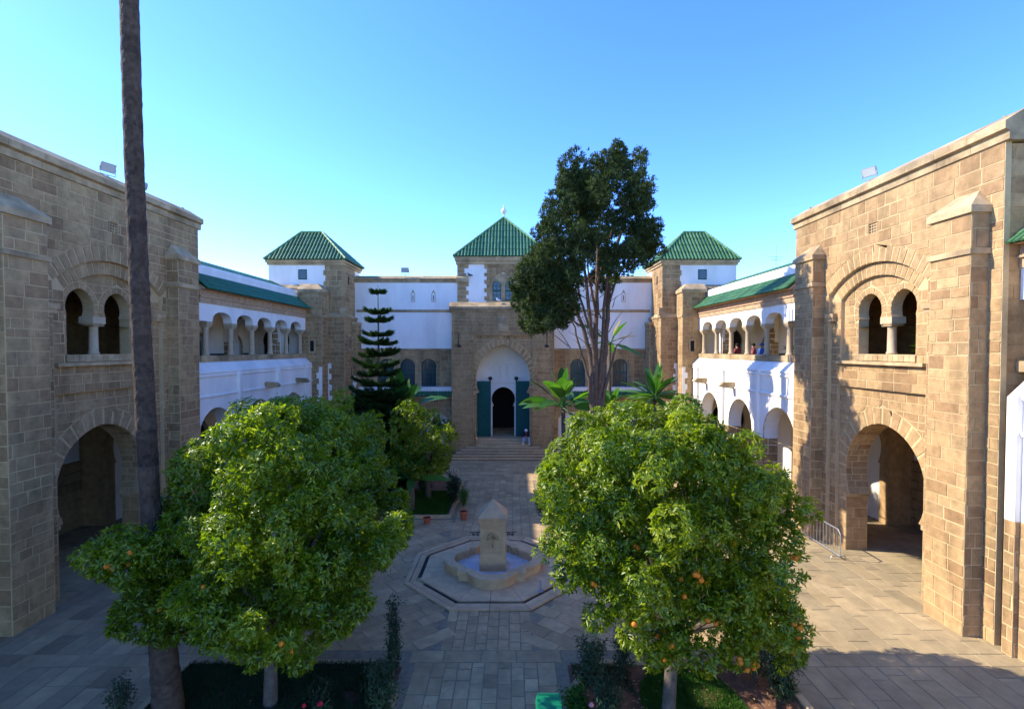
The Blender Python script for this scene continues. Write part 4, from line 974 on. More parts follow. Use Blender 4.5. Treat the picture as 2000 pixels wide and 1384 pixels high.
def ringsolid(A, B, z0, z1, name, mat, t=.5):
    n = len(A); V = [(x, y, z0) for x, y in A] + [(x, y, z1) for x, y in A] + [(x, y, z1) for x, y in B] + [(x, y, z0) for x, y in B]
    F = []
    for i in range(n):
        j = (i + 1) % n; F += [(i, j, n + j, n + i), (n + i, n + j, 2 * n + j, 2 * n + i), (2 * n + i, 2 * n + j, 3 * n + j, 3 * n + i)]
    return mk(name, V, F, mat, fo, [t] * len(F))
sh = lambda A, k: [(FC[0] + (x - FC[0]) * k, FC[1] + (y - FC[1]) * k) for x, y in A]
o2b = sh(o1, .80)
ringsolid(sh(o1, .965), o2b, .04, .27, 'basin_wall', m_fount, .3); ringsolid(o1, sh(o1, .785), .27, .36, 'basin_rim', m_fount, .7)
mb = MB(); mb.face([(x, y, .10) for x, y in sh(o1, .83)]); mb.build('basin_floor', m_basin, fo)
cx, cy = FC
def fbx(name, h, z0, z1, mat=m_fount, t=.5):
    m = MB(); m.box(cx - h, cx + h, cy - h, cy + h, z0, z1, t); return m.build(name, mat, fo)
fbx('pillar_base', .415, .08, .52, t=.1); fbx('pillar_plinth', .40, .522, .66, t=.6)
sf = fbx('pillar_shaft', .352, .66, 1.42, t=.4)
for z0, z1 in ((.668, .9), (.906, 1.15), (1.156, 1.41)):
    for sx in (-1, 1):
        m = MB(); a, b = sorted((cx + sx * .385, cx + sx * .27)); m.box(a, b, cy - .39, cy + .39, z0, z1, rng.random()); m.build('quoin_stone', m_fount, sf)
fbx('pillar_frieze', .395, 1.42, 1.56, t=.8); fbx('pillar_moulding', .42, 1.56, 1.66, t=.3); fbx('pillar_cornice', .45, 1.66, 1.76, t=.9)
m = MB(); h = .455; m.mesh([(cx - h, cy - h, 1.76), (cx + h, cy - h, 1.76), (cx + h, cy + h, 1.76), (cx - h, cy + h, 1.76), (cx, cy, 2.24)], [(0, 1, 4), (1, 2, 4), (2, 3, 4), (3, 0, 4), (3, 2, 1, 0)], .9); m.build('pyramid_cap', m_fount, fo)
m = MB()                                  # carved palmette with spout
yf = cy - .36
for k in range(9):
    a = R(-10 + k * 25); P = [(cx + .03 * math.cos(a), yf, 1.1 + .04 * math.sin(a)), (cx + .12 * math.cos(a), yf - .045, 1.1 + .14 * math.sin(a)), (cx + .19 * math.cos(a), yf - .01, 1.1 + .22 * math.sin(a))]
    m.tube(P, [.01, .03, .014], 6)
m.tube([(cx, yf, 1.1), (cx, yf - .05, 1.03), (cx, yf - .04, .82)], [.035, .035, .02], 6); m.build('carved_palmette', m_trim, fo, smooth=True)
for s in (-1, 1):
    m = MB(); b = (cx + s * .39, cy - .2)
    m.tube([(b[0], b[1], 1.24), (b[0] + s * .34, b[1], 1.24)], .014, 5)
    for c0, rr in ((.10, .06), (.22, .05)):
        m.tube([(b[0] + s * (c0 + rr * (1 - i / 16) * math.cos(i * .7)), b[1], 1.16 + rr * (1 - i / 16) * math.sin(i * .7)) for i in range(14)], .012, 5)
    m.build('scroll_bracket', m_iron, fo)
for x, y in ((1.42, 14.25),):
    sp = thing('water_tap', 'small grey standpipe tap beside the fountain basin', 'tap', (x, y, .05)); m = MB(); m.tube([(x, y, .04), (x, y, .36)], .03, 8); m.lathe((x, y, .04), [(.08, 0), (.08, .03)], 10); m.build('pipe', m_grey, sp)
    m = MB(); m.tube([(x, y, .32), (x, y - .1, .33), (x, y - .12, .27)], .02, 6); m.build('spout', m_grey, sp)

# ================================================================== PLANTS
def leaf_mesh(name, P, D, Nn, L, Wd, T, mat, parent, fold=.25, kind=None):
    """one folded two-triangle leaf per row"""
    n = len(P); D = D / (np.linalg.norm(D, axis=1, keepdims=True) + 1e-9)
    Sd = np.cross(D, Nn); Sd /= (np.linalg.norm(Sd, axis=1, keepdims=True) + 1e-9); Up = np.cross(Sd, D)
    L = L[:, None]; Wd = Wd[:, None]
    mid = P + D * L * .45
    V = np.empty((n, 4, 3)); V[:, 0] = P; V[:, 1] = mid + Sd * Wd * .5 + Up * Wd * fold; V[:, 2] = P + D * L - Up * L * .06; V[:, 3] = mid - Sd * Wd * .5 + Up * Wd * fold
    idx = np.arange(n) * 4
    F = np.stack([idx, idx + 1, idx + 2, idx, idx + 2, idx + 3], 1).reshape(-1).astype(np.int32)
    me = bpy.data.meshes.new(name); me.vertices.add(n * 4); me.vertices.foreach_set('co', V.reshape(-1).astype(np.float32))
    me.loops.add(n * 6); me.loops.foreach_set('vertex_index', F); me.polygons.add(n * 2)
    me.polygons.foreach_set('loop_start', np.arange(0, n * 6, 3, dtype=np.int32)); me.polygons.foreach_set('loop_total', np.full(n * 2, 3, dtype=np.int32))
    me.materials.append(mat); a = me.attributes.new('tint', 'FLOAT', 'FACE'); a.data.foreach_set('value', np.repeat(T, 2).astype(np.float32))
    me.update(calc_edges=True)
    o = bpy.data.objects.new(name, me); COL.objects.link(o); adopt(o, parent)
    if kind: o['kind'] = kind
    return o
def unit(n):
    v = NR.normal(size=(n, 3)); return v / np.linalg.norm(v, axis=1, keepdims=True)
def noise3(P, s, seed):
    r = np.random.default_rng(seed); out = np.zeros(len(P))
    for k in range(7):
        w = r.normal(size=3) * s * (1 + .35 * k); out += np.sin(P @ w + r.uniform(0, 6.28)) / (1 + .4 * k)
    return out / 2.6
def lobes_px(lst, Y, seed, dep=.55, backs=True):
    r = random.Random(seed); out = []
    cxs = sum(l[0] for l in lst) / len(lst); cys = sum(l[1] for l in lst) / len(lst); Rm = max(math.hypot(l[0] - cxs, l[1] - cys) + l[2] for l in lst)
    for (x, y, rr, *ex) in lst:
        q = math.hypot(x - cxs, y - cys) / Rm; room = math.sqrt(max(0, 1 - q * q)) * Rm / FPX * Y * dep
        for sg in ((-1, 1) if backs else (-1,)):
            off = sg * max(0, room - rr / FPX * Y * .55) * r.uniform(.75, 1.05)
            
            if ex and sg > 0: continue
            if ex: off = ex[0]
            if sg < 0: c = at(x, y, Y + off); out.append((np.array(c), rr / FPX * (Y + off)))
            else: c = at(x, y, Y); out.append((np.array((c.x, c.y + off, c.z)), rr / FPX * Y))
    return out
def shell(lobes, dens, inner=.8, cover=.86, seed=1, hole=-9, hs=1.5):
    """points and outward normals on the outside of a union of lobes"""
    PP, NN, lay_ = [], [], []
    for i, (c, r) in enumerate(lobes):
        n = int(dens * 4 * math.pi * r * r); d = unit(n); k = r * np.where(NR.random(n) < .72, NR.uniform(.86, 1.06, n), NR.uniform(inner * .75, .9, n)); p = c + d * k[:, None]
        ok = np.ones(n, bool)
        for j, (c2, r2) in enumerate(lobes):
            if j != i: ok &= np.linalg.norm(p - c2, axis=1) > r2 * cover
        p, d = p[ok], d[ok]
        PP.append(p); NN.append(d); 
    P, N = np.concatenate(PP), np.concatenate(NN)
    ok = noise3(P, hs, seed) > hole
    return P[ok], N[ok]
def rosettes(P, N, k, L, Wd, up=.25, droop=.25, spread=.9):
    n = len(P); A = N + np.array([0, 0, up]); A /= np.linalg.norm(A, axis=1, keepdims=True)
    A = np.repeat(A, k, 0); Pp = np.repeat(P, k, 0); rd = unit(n * k); rd -= A * (rd * A).sum(1, keepdims=True); rd /= np.linalg.norm(rd, axis=1, keepdims=True) + 1e-9
    D = A * NR.uniform(.15, .9, (n * k, 1)) + rd * spread; D[:, 2] -= droop
    Pp = Pp + NR.normal(size=Pp.shape) * .025
    return Pp, D, A, NR.uniform(*L, n * k), NR.uniform(*Wd, n * k)
def limb(path, rad, n=7): return path, rad
def branchy(mb, base, tips, r0, bend=.3, seed=3):
    r = random.Random(seed)
    for t in tips:
        t = Vector(t); b = Vector(base); mid = b.lerp(t, .5) + Vector((r.uniform(-bend, bend), r.uniform(-bend, bend), r.uniform(0, bend)))
        P = [b.lerp(mid, k / 4).lerp(mid.lerp(t, k / 4), k / 4) for k in range(5)]
        mb.tube(P, [r0 * (1 - .2 * k) + .006 for k in range(5)], 6)
def orange_tree(label, lst, Y, base, seed, dens=105, dep=.8, nor=30, hole=-.75, orl=None, tmul=1.0, lsc=1.0):
    root = thing('orange_tree', label, 'orange tree', (base[0], base[1], 0), 'orange trees in the planting beds')
    lb = lobes_px(lst, Y, seed, dep)
    sub = []; rs = random.Random(seed + 2)
    for c_, r_ in lb:                     # boughs break into leaf clumps with gaps between
        for k in range(15):
            d = np.array([rs.gauss(0, 1) for _ in range(3)]); d /= np.linalg.norm(d); sub.append((c_ + d * r_ * rs.uniform(.5, .82), r_ * rs.uniform(.20, .36)))
    P, N = shell(sub, dens * .85, inner=.7, cover=.72, seed=seed, hole=hole, hs=1.6)
    Pp, D, A, L, Wd = rosettes(P, N, 8, (.065 * lsc, .12 * lsc), (.026 * lsc, .046 * lsc))
    tn = np.repeat(noise3(P, 2.2, seed + 5), 8); T = np.clip(.56 + .26 * tn + NR.normal(size=len(Pp)) * .22, 0, 1) * tmul
    leaf_mesh('crown', Pp, D, A, L, Wd, T, m_orleaf, root, kind='stuff')
    m = MB(); c = np.mean([q[0] for q in lb], axis=0); fork = Vector((base[0] * .7 + c[0] * .3, base[1] * .7 + c[1] * .3, max(1.2, c[2] * .42)))
    m.tube([(base[0], base[1], -.05), (base[0], base[1], .15), tuple(Vector((base[0], base[1], 0)).lerp(fork, .6) + Vector((.03, 0, 0))), tuple(fork)], [.17, .135, .12, .11], 10); m.build('trunk', m_bark2, root, smooth=True)
    m = MB(); branchy(m, fork, [q[0] * .8 + c * .2 for q in lb], .055, .35, seed); m.build('branches', m_bark2, root)
    r = random.Random(seed + 9); cand = [i for i in range(len(P)) if N[i][1] < -.25 and P[i][1] < c[1] - .2 and P[i][2] < c[2] + .7]
    om = None
    spots = []
    if orl: spots = orl
    for k in range(nor):
        i = r.choice(cand); p = P[i] + N[i] * .02
        for c_ in range(r.choice((1, 1, 2, 3))):
            q = p + np.array([r.uniform(-.08, .08), r.uniform(-.05, .05), r.uniform(-.08, .05)])
            if om is None: m = MB(); m.ball((0, 0, 0), .042, 10, 7, .5); o = m.build('orange', m_orange, root, smooth=True); om = o.data
            else: o = bpy.data.objects.new('orange', om); COL.objects.link(o); adopt(o, root)
            o.location = tuple(q)
    return root
RT = [(1215, 885, 100), (1340, 880, 95), (1130, 960, 90), (1290, 980, 120), (1430, 935, 90), (1515, 985, 75), (1140, 1075, 90), (1270, 1100, 120), (1410, 1085, 110), (1510, 1090, 88), (1185, 1150, 78), (1285, 1220, 72), (1400, 1200, 105), (1495, 1200, 85), (1300, 1262, 42), (1525, 1265, 52)]
orange_tree('orange tree with many ripe fruit, right of the fountain path', RT, 9.7, (3.62, 9.5), 21, nor=42, hole=-.6)
LT = [(455, 890, 100, .1), (520, 880, 108), (600, 940, 100), (672, 965, 78), (718, 1040, 80), (412, 985, 95, .1), (500, 1010, 120), (600, 1060, 120), (300, 1050, 74, -1.2), (226, 1075, 58, -1.0), (270, 1110, 62, -1.2), (420, 1120, 110), (540, 1170, 110), (648, 1155, 88), (322, 1185, 55, -1.1), (265, 1205, 48, -1.1), (352, 1062, 82, -.9), (400, 1085, 95, -.5), (305, 1130, 72, -1.1), (380, 1175, 78, -.8), (335, 1225, 42, -1.0), (500, 1245, 58), (585, 1242, 58), (430, 1222, 55)]
orange_tree('large dense orange tree in front of the palm on the left', LT, 9.9, (-4.1, 9.6), 33, nor=20, tmul=.88)
LT2 = [(560, 840, 75), (620, 835, 70), (680, 865, 62), (640, 920, 95), (700, 940, 50), (580, 940, 100)]
orange_tree('rounder orange tree behind the large left orange tree', LT2, 13.6, (-4.6, 13.6), 41, nor=4, dens=38, tmul=.8, lsc=1.1)
LT3 = [(790, 815, 40), (815, 850, 48), (860, 858, 34), (780, 880, 45), (830, 900, 45), (850, 905, 30)]
orange_tree('small orange tree beside the conifer, left of the entrance steps', LT3, 23.0, (-3.3, 23.2), 52, nor=5, dens=30, lsc=1.3, dep=.9, hole=-.9)

# palm
root = thing('palm_tree', 'tall bare palm trunk rising out of the picture on the left', 'palm tree', (-5.75, 9.25, 0)); Y = 9.25
P = [at(330, 1400, Y), at(322, 1300, Y), at(308, 1150, Y), at(295, 1000, Y), at(284, 800, Y), at(272, 560, Y), at(262, 320, Y), at(254, 60, Y), at(246, -200, Y), at(240, -480, Y), at(236, -800, Y)]
path = [Vector((at(332, 1430, Y).x, Y, -.1))] + P[1:]
full = []
for i in range(len(path) - 1):
    for k in range(26): full.append(path[i].lerp(path[i + 1], k / 26))
nr = len(full); NA = 20; V = []; lump = NR.normal(size=(nr, NA)) * .013; ring = np.repeat(NR.normal(size=nr // 3 + 1) * .035, 3)[:nr]
for i, p in enumerate(full):
    t = i / nr; r0 = .27 - .10 * min(1, t * 3.2) - .03 * t
    for k in range(NA):
        a = k * 2 * math.pi / NA; rr = r0 * (1 + ring[i] * .6 + lump[i, k] + (.02 if (i + k // 5) % 3 == 0 else 0)); V.append((p.x + rr * math.cos(a), p.y + rr * math.sin(a), p.z + rng.uniform(-.01, .01)))
F = [(i * NA + k, i * NA + (k + 1) % NA, (i + 1) * NA + (k + 1) % NA, (i + 1) * NA + k) for i in range(nr - 1) for k in range(NA)]
mk('trunk', V, F, m_bark, root, list(np.clip(np.repeat(np.repeat(NR.normal(size=nr // 3 + 1), 3)[:nr - 1] * .22 + .45, NA) + NR.normal(size=len(F)) * .1, 0, 1)))
top = full[-1]; PL, DL = [], []
for k in range(26):
    az = k * 2.399; el = R(rng.uniform(-35, 65)); d = Vector((math.cos(az) * math.cos(el), math.sin(az) * math.cos(el), math.sin(el))); pts = []
    for j in range(12): t = j / 11; pts.append(top + d * (2.6 * t) + Vector((0, 0, -1.3 * t * t)))
    mm = MB(); mm.tube(pts, [.03 - .002 * j for j in range(12)], 5)
    Pn, Dn = [], []
    for j in range(2, 40):
        t = j / 40; p = top + d * (2.6 * t) + Vector((0, 0, -1.3 * t * t)); sd = d.cross(Vector((0, 0, 1))).normalized()
        for sg in (-1, 1): Pn.append(p); Dn.append(d * .6 + sd * sg * .8 + Vector((0, 0, -.25)))
    fo_ = mm.build('frond', m_pine, root)
    leaf_mesh('leaflets', np.array(Pn), np.array(Dn), np.tile([0, 0, 1.], (len(Pn), 1)), np.full(len(Pn), .45), np.full(len(Pn), .035), NR.random(len(Pn)), m_pine, fo_)

# cypress
CY = 21.6
root = thing('cypress_tree', 'tall dark many-stemmed cypress right of the portal', 'cypress tree', (4.1, CY, 0))
CL = [(1130, 330, 42), (1185, 325, 42), (1235, 330, 36), (1120, 370, 38), (1180, 375, 46), (1245, 375, 40), (1260, 415, 34), (1095, 405, 34), (1150, 420, 44), (1215, 420, 34), (1075, 440, 32), (1120, 465, 40), (1165, 460, 30), (1255, 460, 34), (1275, 480, 28), (1225, 490, 22), (1195, 490, 30), (1190, 530, 24), (1205, 545, 16), (1245, 505, 20),
      (1050, 520, 40), (1085, 545, 38), (1030, 545, 32), (1060, 580, 46), (1100, 590, 36), (1045, 615, 32), (1080, 620, 30), (1055, 640, 16), (1100, 500, 26), (1120, 545, 24), (1080, 485, 34), (1060, 495, 28), (1108, 530, 34), (1075, 555, 40), (1028, 582, 28), (1012, 560, 18), (1130, 505, 28), (1135, 470, 30), (1275, 445, 24), (1205, 300, 24), (1150, 305, 22), (1110, 620, 20)]
lb = lobes_px(CL, CY, 5, .62)
sub = []
rr_ = random.Random(4)
for c, r in lb:                           # each bough breaks into smaller tufts
    for k in range(9):
        d = np.array([rr_.gauss(0, 1) for _ in range(3)]); d /= np.linalg.norm(d); sub.append((c + d * r * rr_.uniform(.45, .8), r * rr_.uniform(.28, .46)))
P, N = shell(sub, 85, inner=.6, cover=.7, seed=6, hole=-.55, hs=1.5)
Pp, D, A, L, Wd = rosettes(P, N, 5, (.08, .17), (.03, .052), up=.9, droop=-.25, spread=.6)
T = np.clip(.4 + .25 * np.repeat(noise3(P, 1.6, 3), 5) + NR.normal(size=len(Pp)) * .2, 0, 1)
leaf_mesh('crown', Pp, D, A, L, Wd, T, m_cyp, root, kind='stuff')
ST = [([(1160, 860), (1158, 780), (1155, 700), (1140, 640), (1118, 590), (1095, 545), (1080, 500)], .17), ([(1163, 860), (1163, 770), (1164, 690), (1166, 600), (1168, 520), (1172, 430), (1178, 350)], .19), ([(1168, 860), (1172, 770), (1182, 690), (1188, 600), (1192, 540), (1210, 470), (1232, 390)], .19),
      ([(1158, 850), (1150, 740), (1135, 690), (1122, 640), (1105, 600)], .10), ([(1164, 780), (1160, 690), (1150, 600), (1140, 520), (1130, 430), (1128, 350)], .12), ([(1170, 760), (1176, 680), (1180, 600), (1186, 520), (1215, 450), (1260, 430)], .10), ([(1172, 800), (1186, 740), (1196, 700), (1204, 672)], .10),
      ([(1150, 640), (1128, 560), (1110, 500), (1095, 430)], .06), ([(1166, 560), (1185, 480), (1205, 420), (1240, 350)], .06), ([(1188, 600), (1205, 540), (1240, 500), (1270, 480)], .06), ([(1166, 620), (1150, 540), (1145, 470), (1150, 400)], .06), ([(1140, 640), (1110, 620), (1070, 590)], .05)]
for k, (pts, r0) in enumerate(ST):
    m = MB(); off = rr_.uniform(-.25, .25); V = []
    for i, (x, y) in enumerate(pts):
        q = at(x, y, CY); V.append(Vector((q.x, CY + off * i / len(pts), q.z)))
    if pts[0][1] >= 850: V = [Vector((V[0].x, CY, -.1))] + V
    fin = []
    for i in range(len(V) - 1):
        for j in range(4):
            fin.append(V[i].lerp(V[i + 1], j / 4) + Vector((rr_.uniform(-.025, .025), rr_.uniform(-.02, .02), 0)))
    fin.append(V[-1]); m.tube(fin, [max(.016, .8 * r0 * (1.15 - .95 * i / len(fin))) for i in range(len(fin))], 8); m.build('trunk' if k < 3 else 'limb', m_bark3, root, smooth=True)
m = MB()
for k in range(46):
    b = at(rr_.uniform(1100, 1200), rr_.uniform(520, 690), CY); t = b + Vector((rr_.uniform(-1, 1), rr_.uniform(-.5, .5), rr_.uniform(.2, 1.0))); m.tube([b, b.lerp(t, .5) + Vector((0, 0, .06)), t], [.02, .014, .006], 4)
m.build('dead_twigs', m_bark3, root)

# star conifer (tiered araucaria)
NY = 24.0; root = thing('araucaria_tree', 'tiered dark conifer with star shaped whorls left of the portal', 'conifer', (-5.7, NY, 0))
tp = at(738, 556, NY); bx, bz = tp.x, tp.z
m = MB(); m.tube([(bx, NY, -.1), (bx + .02, NY, bz * .5), (bx, NY, bz)], [.14, .075, .01], 9); m.build('trunk', m_bark2, root, smooth=True)
tiers = [(572, 9), (612, 19), (628, 20), (655, 26), (672, 28), (695, 33), (716, 38), (732, 37), (752, 45), (770, 46), (780, 52), (790, 54), (801, 56), (812, 58), (824, 62), (836, 62), (848, 64), (862, 66), (876, 66), (890, 66), (905, 64), (920, 60), (940, 55), (960, 50)]
PN, DN, AN, LN, WN = [], [], [], [], []
bm_ = MB()
for i, (py, hw) in enumerate(tiers):
    z = at(738, py, NY).z; Rr = hw / FPX * NY * 1.12; nb = 5 + (i > 4) + (i > 9)
    for k in range(nb):
        az = i * .7 + k * 2 * math.pi / nb + rng.uniform(-.15, .15); d = Vector((math.cos(az), math.sin(az), 0)); sd = Vector((-d.y, d.x, 0)); rl = Rr * rng.uniform(.78, 1.12); old = i / len(tiers); e0 = rng.uniform(.02, .30) - .22 * old
        crv = lambda t: Vector((bx, NY, z)) + d * (rl * t) + Vector((0, 0, rl * (e0 * t - (.05 + .45 * old) * t * t * (1 - t) + .16 * t ** 3) - .04))
        bm_.tube([crv(t) for t in (0, .4, .8, 1)], [.02, .016, .01, .005], 4)
        n = int(26 + rl * 95)
        for j in range(n):
            t = (j + rng.random()) / n; t = .12 + .88 * t; p = crv(t); sw = (.30 * math.sin(min(1, t * 1.15) * math.pi * .75 + .25)) * rl * .95
            for sg in (-1, 1):
                for q in range(3):
                    PN.append(p + sd * sg * sw * rng.random() * .9); DN.append(d * .75 + sd * sg * rng.uniform(.2, .9) + Vector((0, 0, rng.uniform(-.15, 1.1)))); AN.append((rng.uniform(-.4, .4), rng.uniform(-.4, .4), 1)); LN.append(rng.uniform(.14, .30)); WN.append(rng.uniform(.035, .06))
bm_.build('branches', m_bark2, root)
PN, DN, AN = np.array(PN), np.array(DN), np.array(AN); leaf_mesh('crown', PN, DN, AN, np.array(LN), np.array(WN), np.clip(.38 + NR.normal(size=len(PN)) * .25, 0, 1), m_pine, root, kind='stuff')

# paddle leaved plants
def paddle(parent, base, az, tilt, L, w, droop, stalk, mat=None, t=.5, tw=0.0):
    d = Vector((math.cos(az), math.sin(az), 0)); sd = Vector((-d.y, d.x, 0)); up = Vector((0, 0, 1)); N_ = 9; V = []
    def cv(s): return Vector(base) + d * (math.cos(tilt) * s + droop * .35 * s * s / max(.3, L)) + up * (math.sin(tilt) * s - droop * s * s / max(.3, L))
    m = MB()
    for i in range(N_ + 1):
        s = i / N_; ww = w * (math.sin(math.pi * min(1, .06 + .94 * s) ** .8) ** .75 if s < .999 else 0.02); c = cv(stalk + (L) * s); a = sd * math.cos(tw) + up * math.sin(tw)
        e = up * (.16 * ww)
        V += [c - a * ww + e + up * rng.uniform(-.012, .012), c, c + a * ww + e + up * rng.uniform(-.012, .012)]
    F = []
    for i in range(N_): F += [(3 * i, 3 * i + 1, 3 * i + 4, 3 * i + 3), (3 * i + 1, 3 * i + 2, 3 * i + 5, 3 * i + 4)]
    m.mesh(V, F, t); lf = m.build('leaf', mat or m_strel, parent, smooth=True)
    m = MB(); m.tube([cv(stalk * k / 4) for k in range(5)] + [cv(stalk + L * .5), cv(stalk + L * .95)], [.035, .03, .026, .022, .018, .012, .004], 6, t); m.build('stalk', m_strel, lf)
def paddle_plant(label, base, n, L, w, stalk, seed, trunk=0.0, tilt=(35, 80), old=0, az0=None, group='big leaved plants in the beds'):
    r = random.Random(seed); root = thing('paddle_leaf_plant', label, 'plant', (base[0], base[1], 0), group)
    if trunk: m = MB(); m.tube([(base[0], base[1], -.05), (base[0] + .03, base[1], trunk * .5), (base[0], base[1], trunk)], [.13, .11, .09], 9); m.build('stem', m_bark2, root, smooth=True)
    for k in range(n):
        az = k * 2.399 + seed if az0 is None else az0 + r.uniform(-.4, .4); ti = R(r.uniform(*tilt))
        paddle(root, (base[0] + r.uniform(-.1, .1), base[1] + r.uniform(-.1, .1), trunk), az, ti, L * r.uniform(.75, 1.15), w * r.uniform(.8, 1.15), r.uniform(.08, .3), stalk * r.uniform(.7, 1.2), m_strelold if k < old else None, min(1, max(0, r.gauss(.55, .25))), r.uniform(-.7, .7))
    return root
p = at(1100, 760, 23.0); paddle_plant('bright paddle leaved plant right of the portal door', (p.x, 23.0), 26, 1.55, .27, .7, 3, 4.35, (-15, 88))
p = at(1195, 800, 23.4); paddle_plant('paddle leaved plant just right of the cypress trunks', (p.x, 23.4), 13, 1.4, .25, .8, 8, 3.7, (40, 88))
p = at(1280, 790, 24.0); paddle_plant('rosette of long stiff leaves beyond the right orange tree', (p.x, 24.0), 34, 1.8, .15, .2, 5, 4.7, (-20, 85))
p = at(1190, 640, 25.5); paddle_plant('tall plant with yellowing leaves seen behind the cypress', (p.x, 25.5), 9, 1.3, .2, .5, 12, 7.3, (-15, 75), 4)
p = at(788, 790, 25.0); paddle_plant('pale green paddle leaves beside the conifer', (p.x, 25.0), 12, 1.7, .25, .7, 17, 3.9, (25, 85))
p = at(800, 940, 20.9); paddle_plant('dark paddle leaved plant on the shaded left bed', (p.x, 21.3), 17, 1.35, .16, .5, 23, 1.4, (-10, 85))

def bush(label, base, rads, n, L, Wd, mat, seed, hgt, cat='shrub', stems=7, tint=.45, group='shrubs in the beds'):
    r = random.Random(seed); root = thing('shrub', label, cat, (base[0], base[1], 0), group); m = MB(); tips = []
    for k in range(stems):
        a = r.uniform(0, 6.28); t = Vector((base[0] + rads * .7 * math.cos(a) * r.random(), base[1] + rads * .7 * math.sin(a) * r.random(), hgt * r.uniform(.6, 1.0))); tips.append(t)
        m.tube([(base[0], base[1], 0), tuple(Vector((base[0], base[1], 0)).lerp(t, .5) + Vector((0, 0, .1 * hgt))), tuple(t)], [.025, .016, .006], 5)
    m.build('stem', m_bark2, root)
    P = []
    for k in range(n):
        t = r.choice(tips); f = r.uniform(.25, 1.05); q = Vector((base[0], base[1], 0)).lerp(t, f); P.append((q.x + r.gauss(0, rads * .22), q.y + r.gauss(0, rads * .22), max(.03, q.z + r.gauss(0, .06))))
    P = np.array(P); N = P - np.array([base[0], base[1], hgt * .4]); N /= np.linalg.norm(N, axis=1, keepdims=True) + 1e-9
    Pp, D, A, LL, WW = rosettes(P, N, 4, L, Wd); leaf_mesh('leaves', Pp, D, A, LL, WW, np.clip(tint + NR.normal(size=len(Pp)) * .22, 0, 1), mat, root, kind='stuff')
    return root
def gp(px, py): d = ray(px, py); q = CAMP + d * (-7 / d.z); return (q.x, q.y)
bush('dark leafless looking shrub at the corner of the far left lawn', gp(884, 985), .45, 500, (.08, .14), (.03, .05), m_shrub, 1, 1.55, tint=.15)
bush('pale variegated shrub above the terracotta pot', (gp(905, 990)[0], gp(905, 990)[1] + .1), .28, 260, (.06, .11), (.02, .035), m_grass, 2, .95, tint=.7)
bush('low green shrub on the far left lawn', gp(830, 958), .5, 300, (.1, .16), (.03, .05), m_shrub, 3, .8, tint=.5)
bush('upright dark shrub at the left edge of the path', gp(768, 1330), .24, 420, (.05, .09), (.02, .035), m_shrub, 4, 1.75, tint=.35)
bush('spreading green shrub below the left orange tree by the path', gp(745, 1400), .42, 520, (.06, .10), (.02, .04), m_shrub, 5, 1.1, tint=.6)
bush('leggy rose bush beside the right edge of the path', gp(1150, 1345), .42, 420, (.06, .10), (.025, .04), m_shrub, 6, 1.1, tint=.55)
bush('bright green low plant next to the green bin', gp(1128, 1400), .3, 360, (.07, .11), (.03, .045), m_grass, 7, .6, tint=.35)
bush('tall thin shrub under the right orange tree', gp(1215, 1330), .34, 260, (.06, .10), (.02, .035), m_shrub, 8, 1.3, tint=.4)
bush('rose bush with pink bloom at the bottom edge', gp(1190, 1420), .42, 380, (.06, .10), (.025, .04), m_shrub, 9, .9, tint=.5)
bush('dry twiggy shrub at the right end of the near bed', gp(1475, 1330), .45, 300, (.06, .1), (.02, .035), m_shrub, 10, 1.2, tint=.5)
bush('leafy shrub at the right corner of the near bed', gp(1530, 1375), .36, 420, (.06, .1), (.02, .04), m_shrub, 11, 1.2, tint=.75)
bush('small weed shrub beside the palm foot', gp(232, 1400), .3, 130, (.06, .1), (.02, .035), m_shrub, 12, .8, tint=.4)
bush('bushy undergrowth behind the pots at the conifer foot', gp(740, 985), .8, 700, (.1, .18), (.04, .06), m_shrub, 13, 1.6, tint=.3)
bush('red flowering plant at the bottom edge of the left bed', gp(625, 1405), .3, 260, (.06, .1), (.02, .035), m_shrub, 14, .7, tint=.3)
bush('pale flowering bush left of the right orange tree', gp(1055, 1000), .4, 300, (.06, .1), (.02, .035), m_grass, 15, .9, tint=.8)
m_rosep = M('pink_petal', [(.65, .25, .24)], use_tint=False, bump=0, namt=.1); m_roser = M('red_petal', [(.5, .02, .03)], use_tint=False, bump=0, namt=.1)
def flower(label, c, mat, r=.045):
    root = thing('flower', label, 'flower', c, 'garden flowers'); m = MB()
    for ring, (n, rr, zz) in enumerate(((6, 1.0, 0), (5, .65, .02), (3, .3, .035))):
        for k in range(n):
            a = k * 2 * math.pi / n + ring; m.ball((c[0] + r * rr * .7 * math.cos(a), c[1] + r * rr * .7 * math.sin(a), c[2] + zz), (r * .5, r * .5, r * .35), 6, 4)
    m.build('petals', mat, root, smooth=True); m = MB(); m.tube([(c[0], c[1], c[2]), (c[0] + .03, c[1] + .02, c[2] * .5), (c[0] + .02, c[1], 0)], .006, 4); m.build('stem', m_shrub, root)
q = at(1155, 1376, 8.9); flower('pink rose at the bottom beside the green bin', (q.x, q.y, q.z), m_rosep)
q = at(625, 1374, 8.9); flower('red flower at the bottom under the left orange tree', (q.x, q.y, q.z), m_roser, .05)
q = at(594, 1378, 8.9); flower('smaller red flower left of the other red flower', (q.x, q.y, q.z), m_roser, .035)
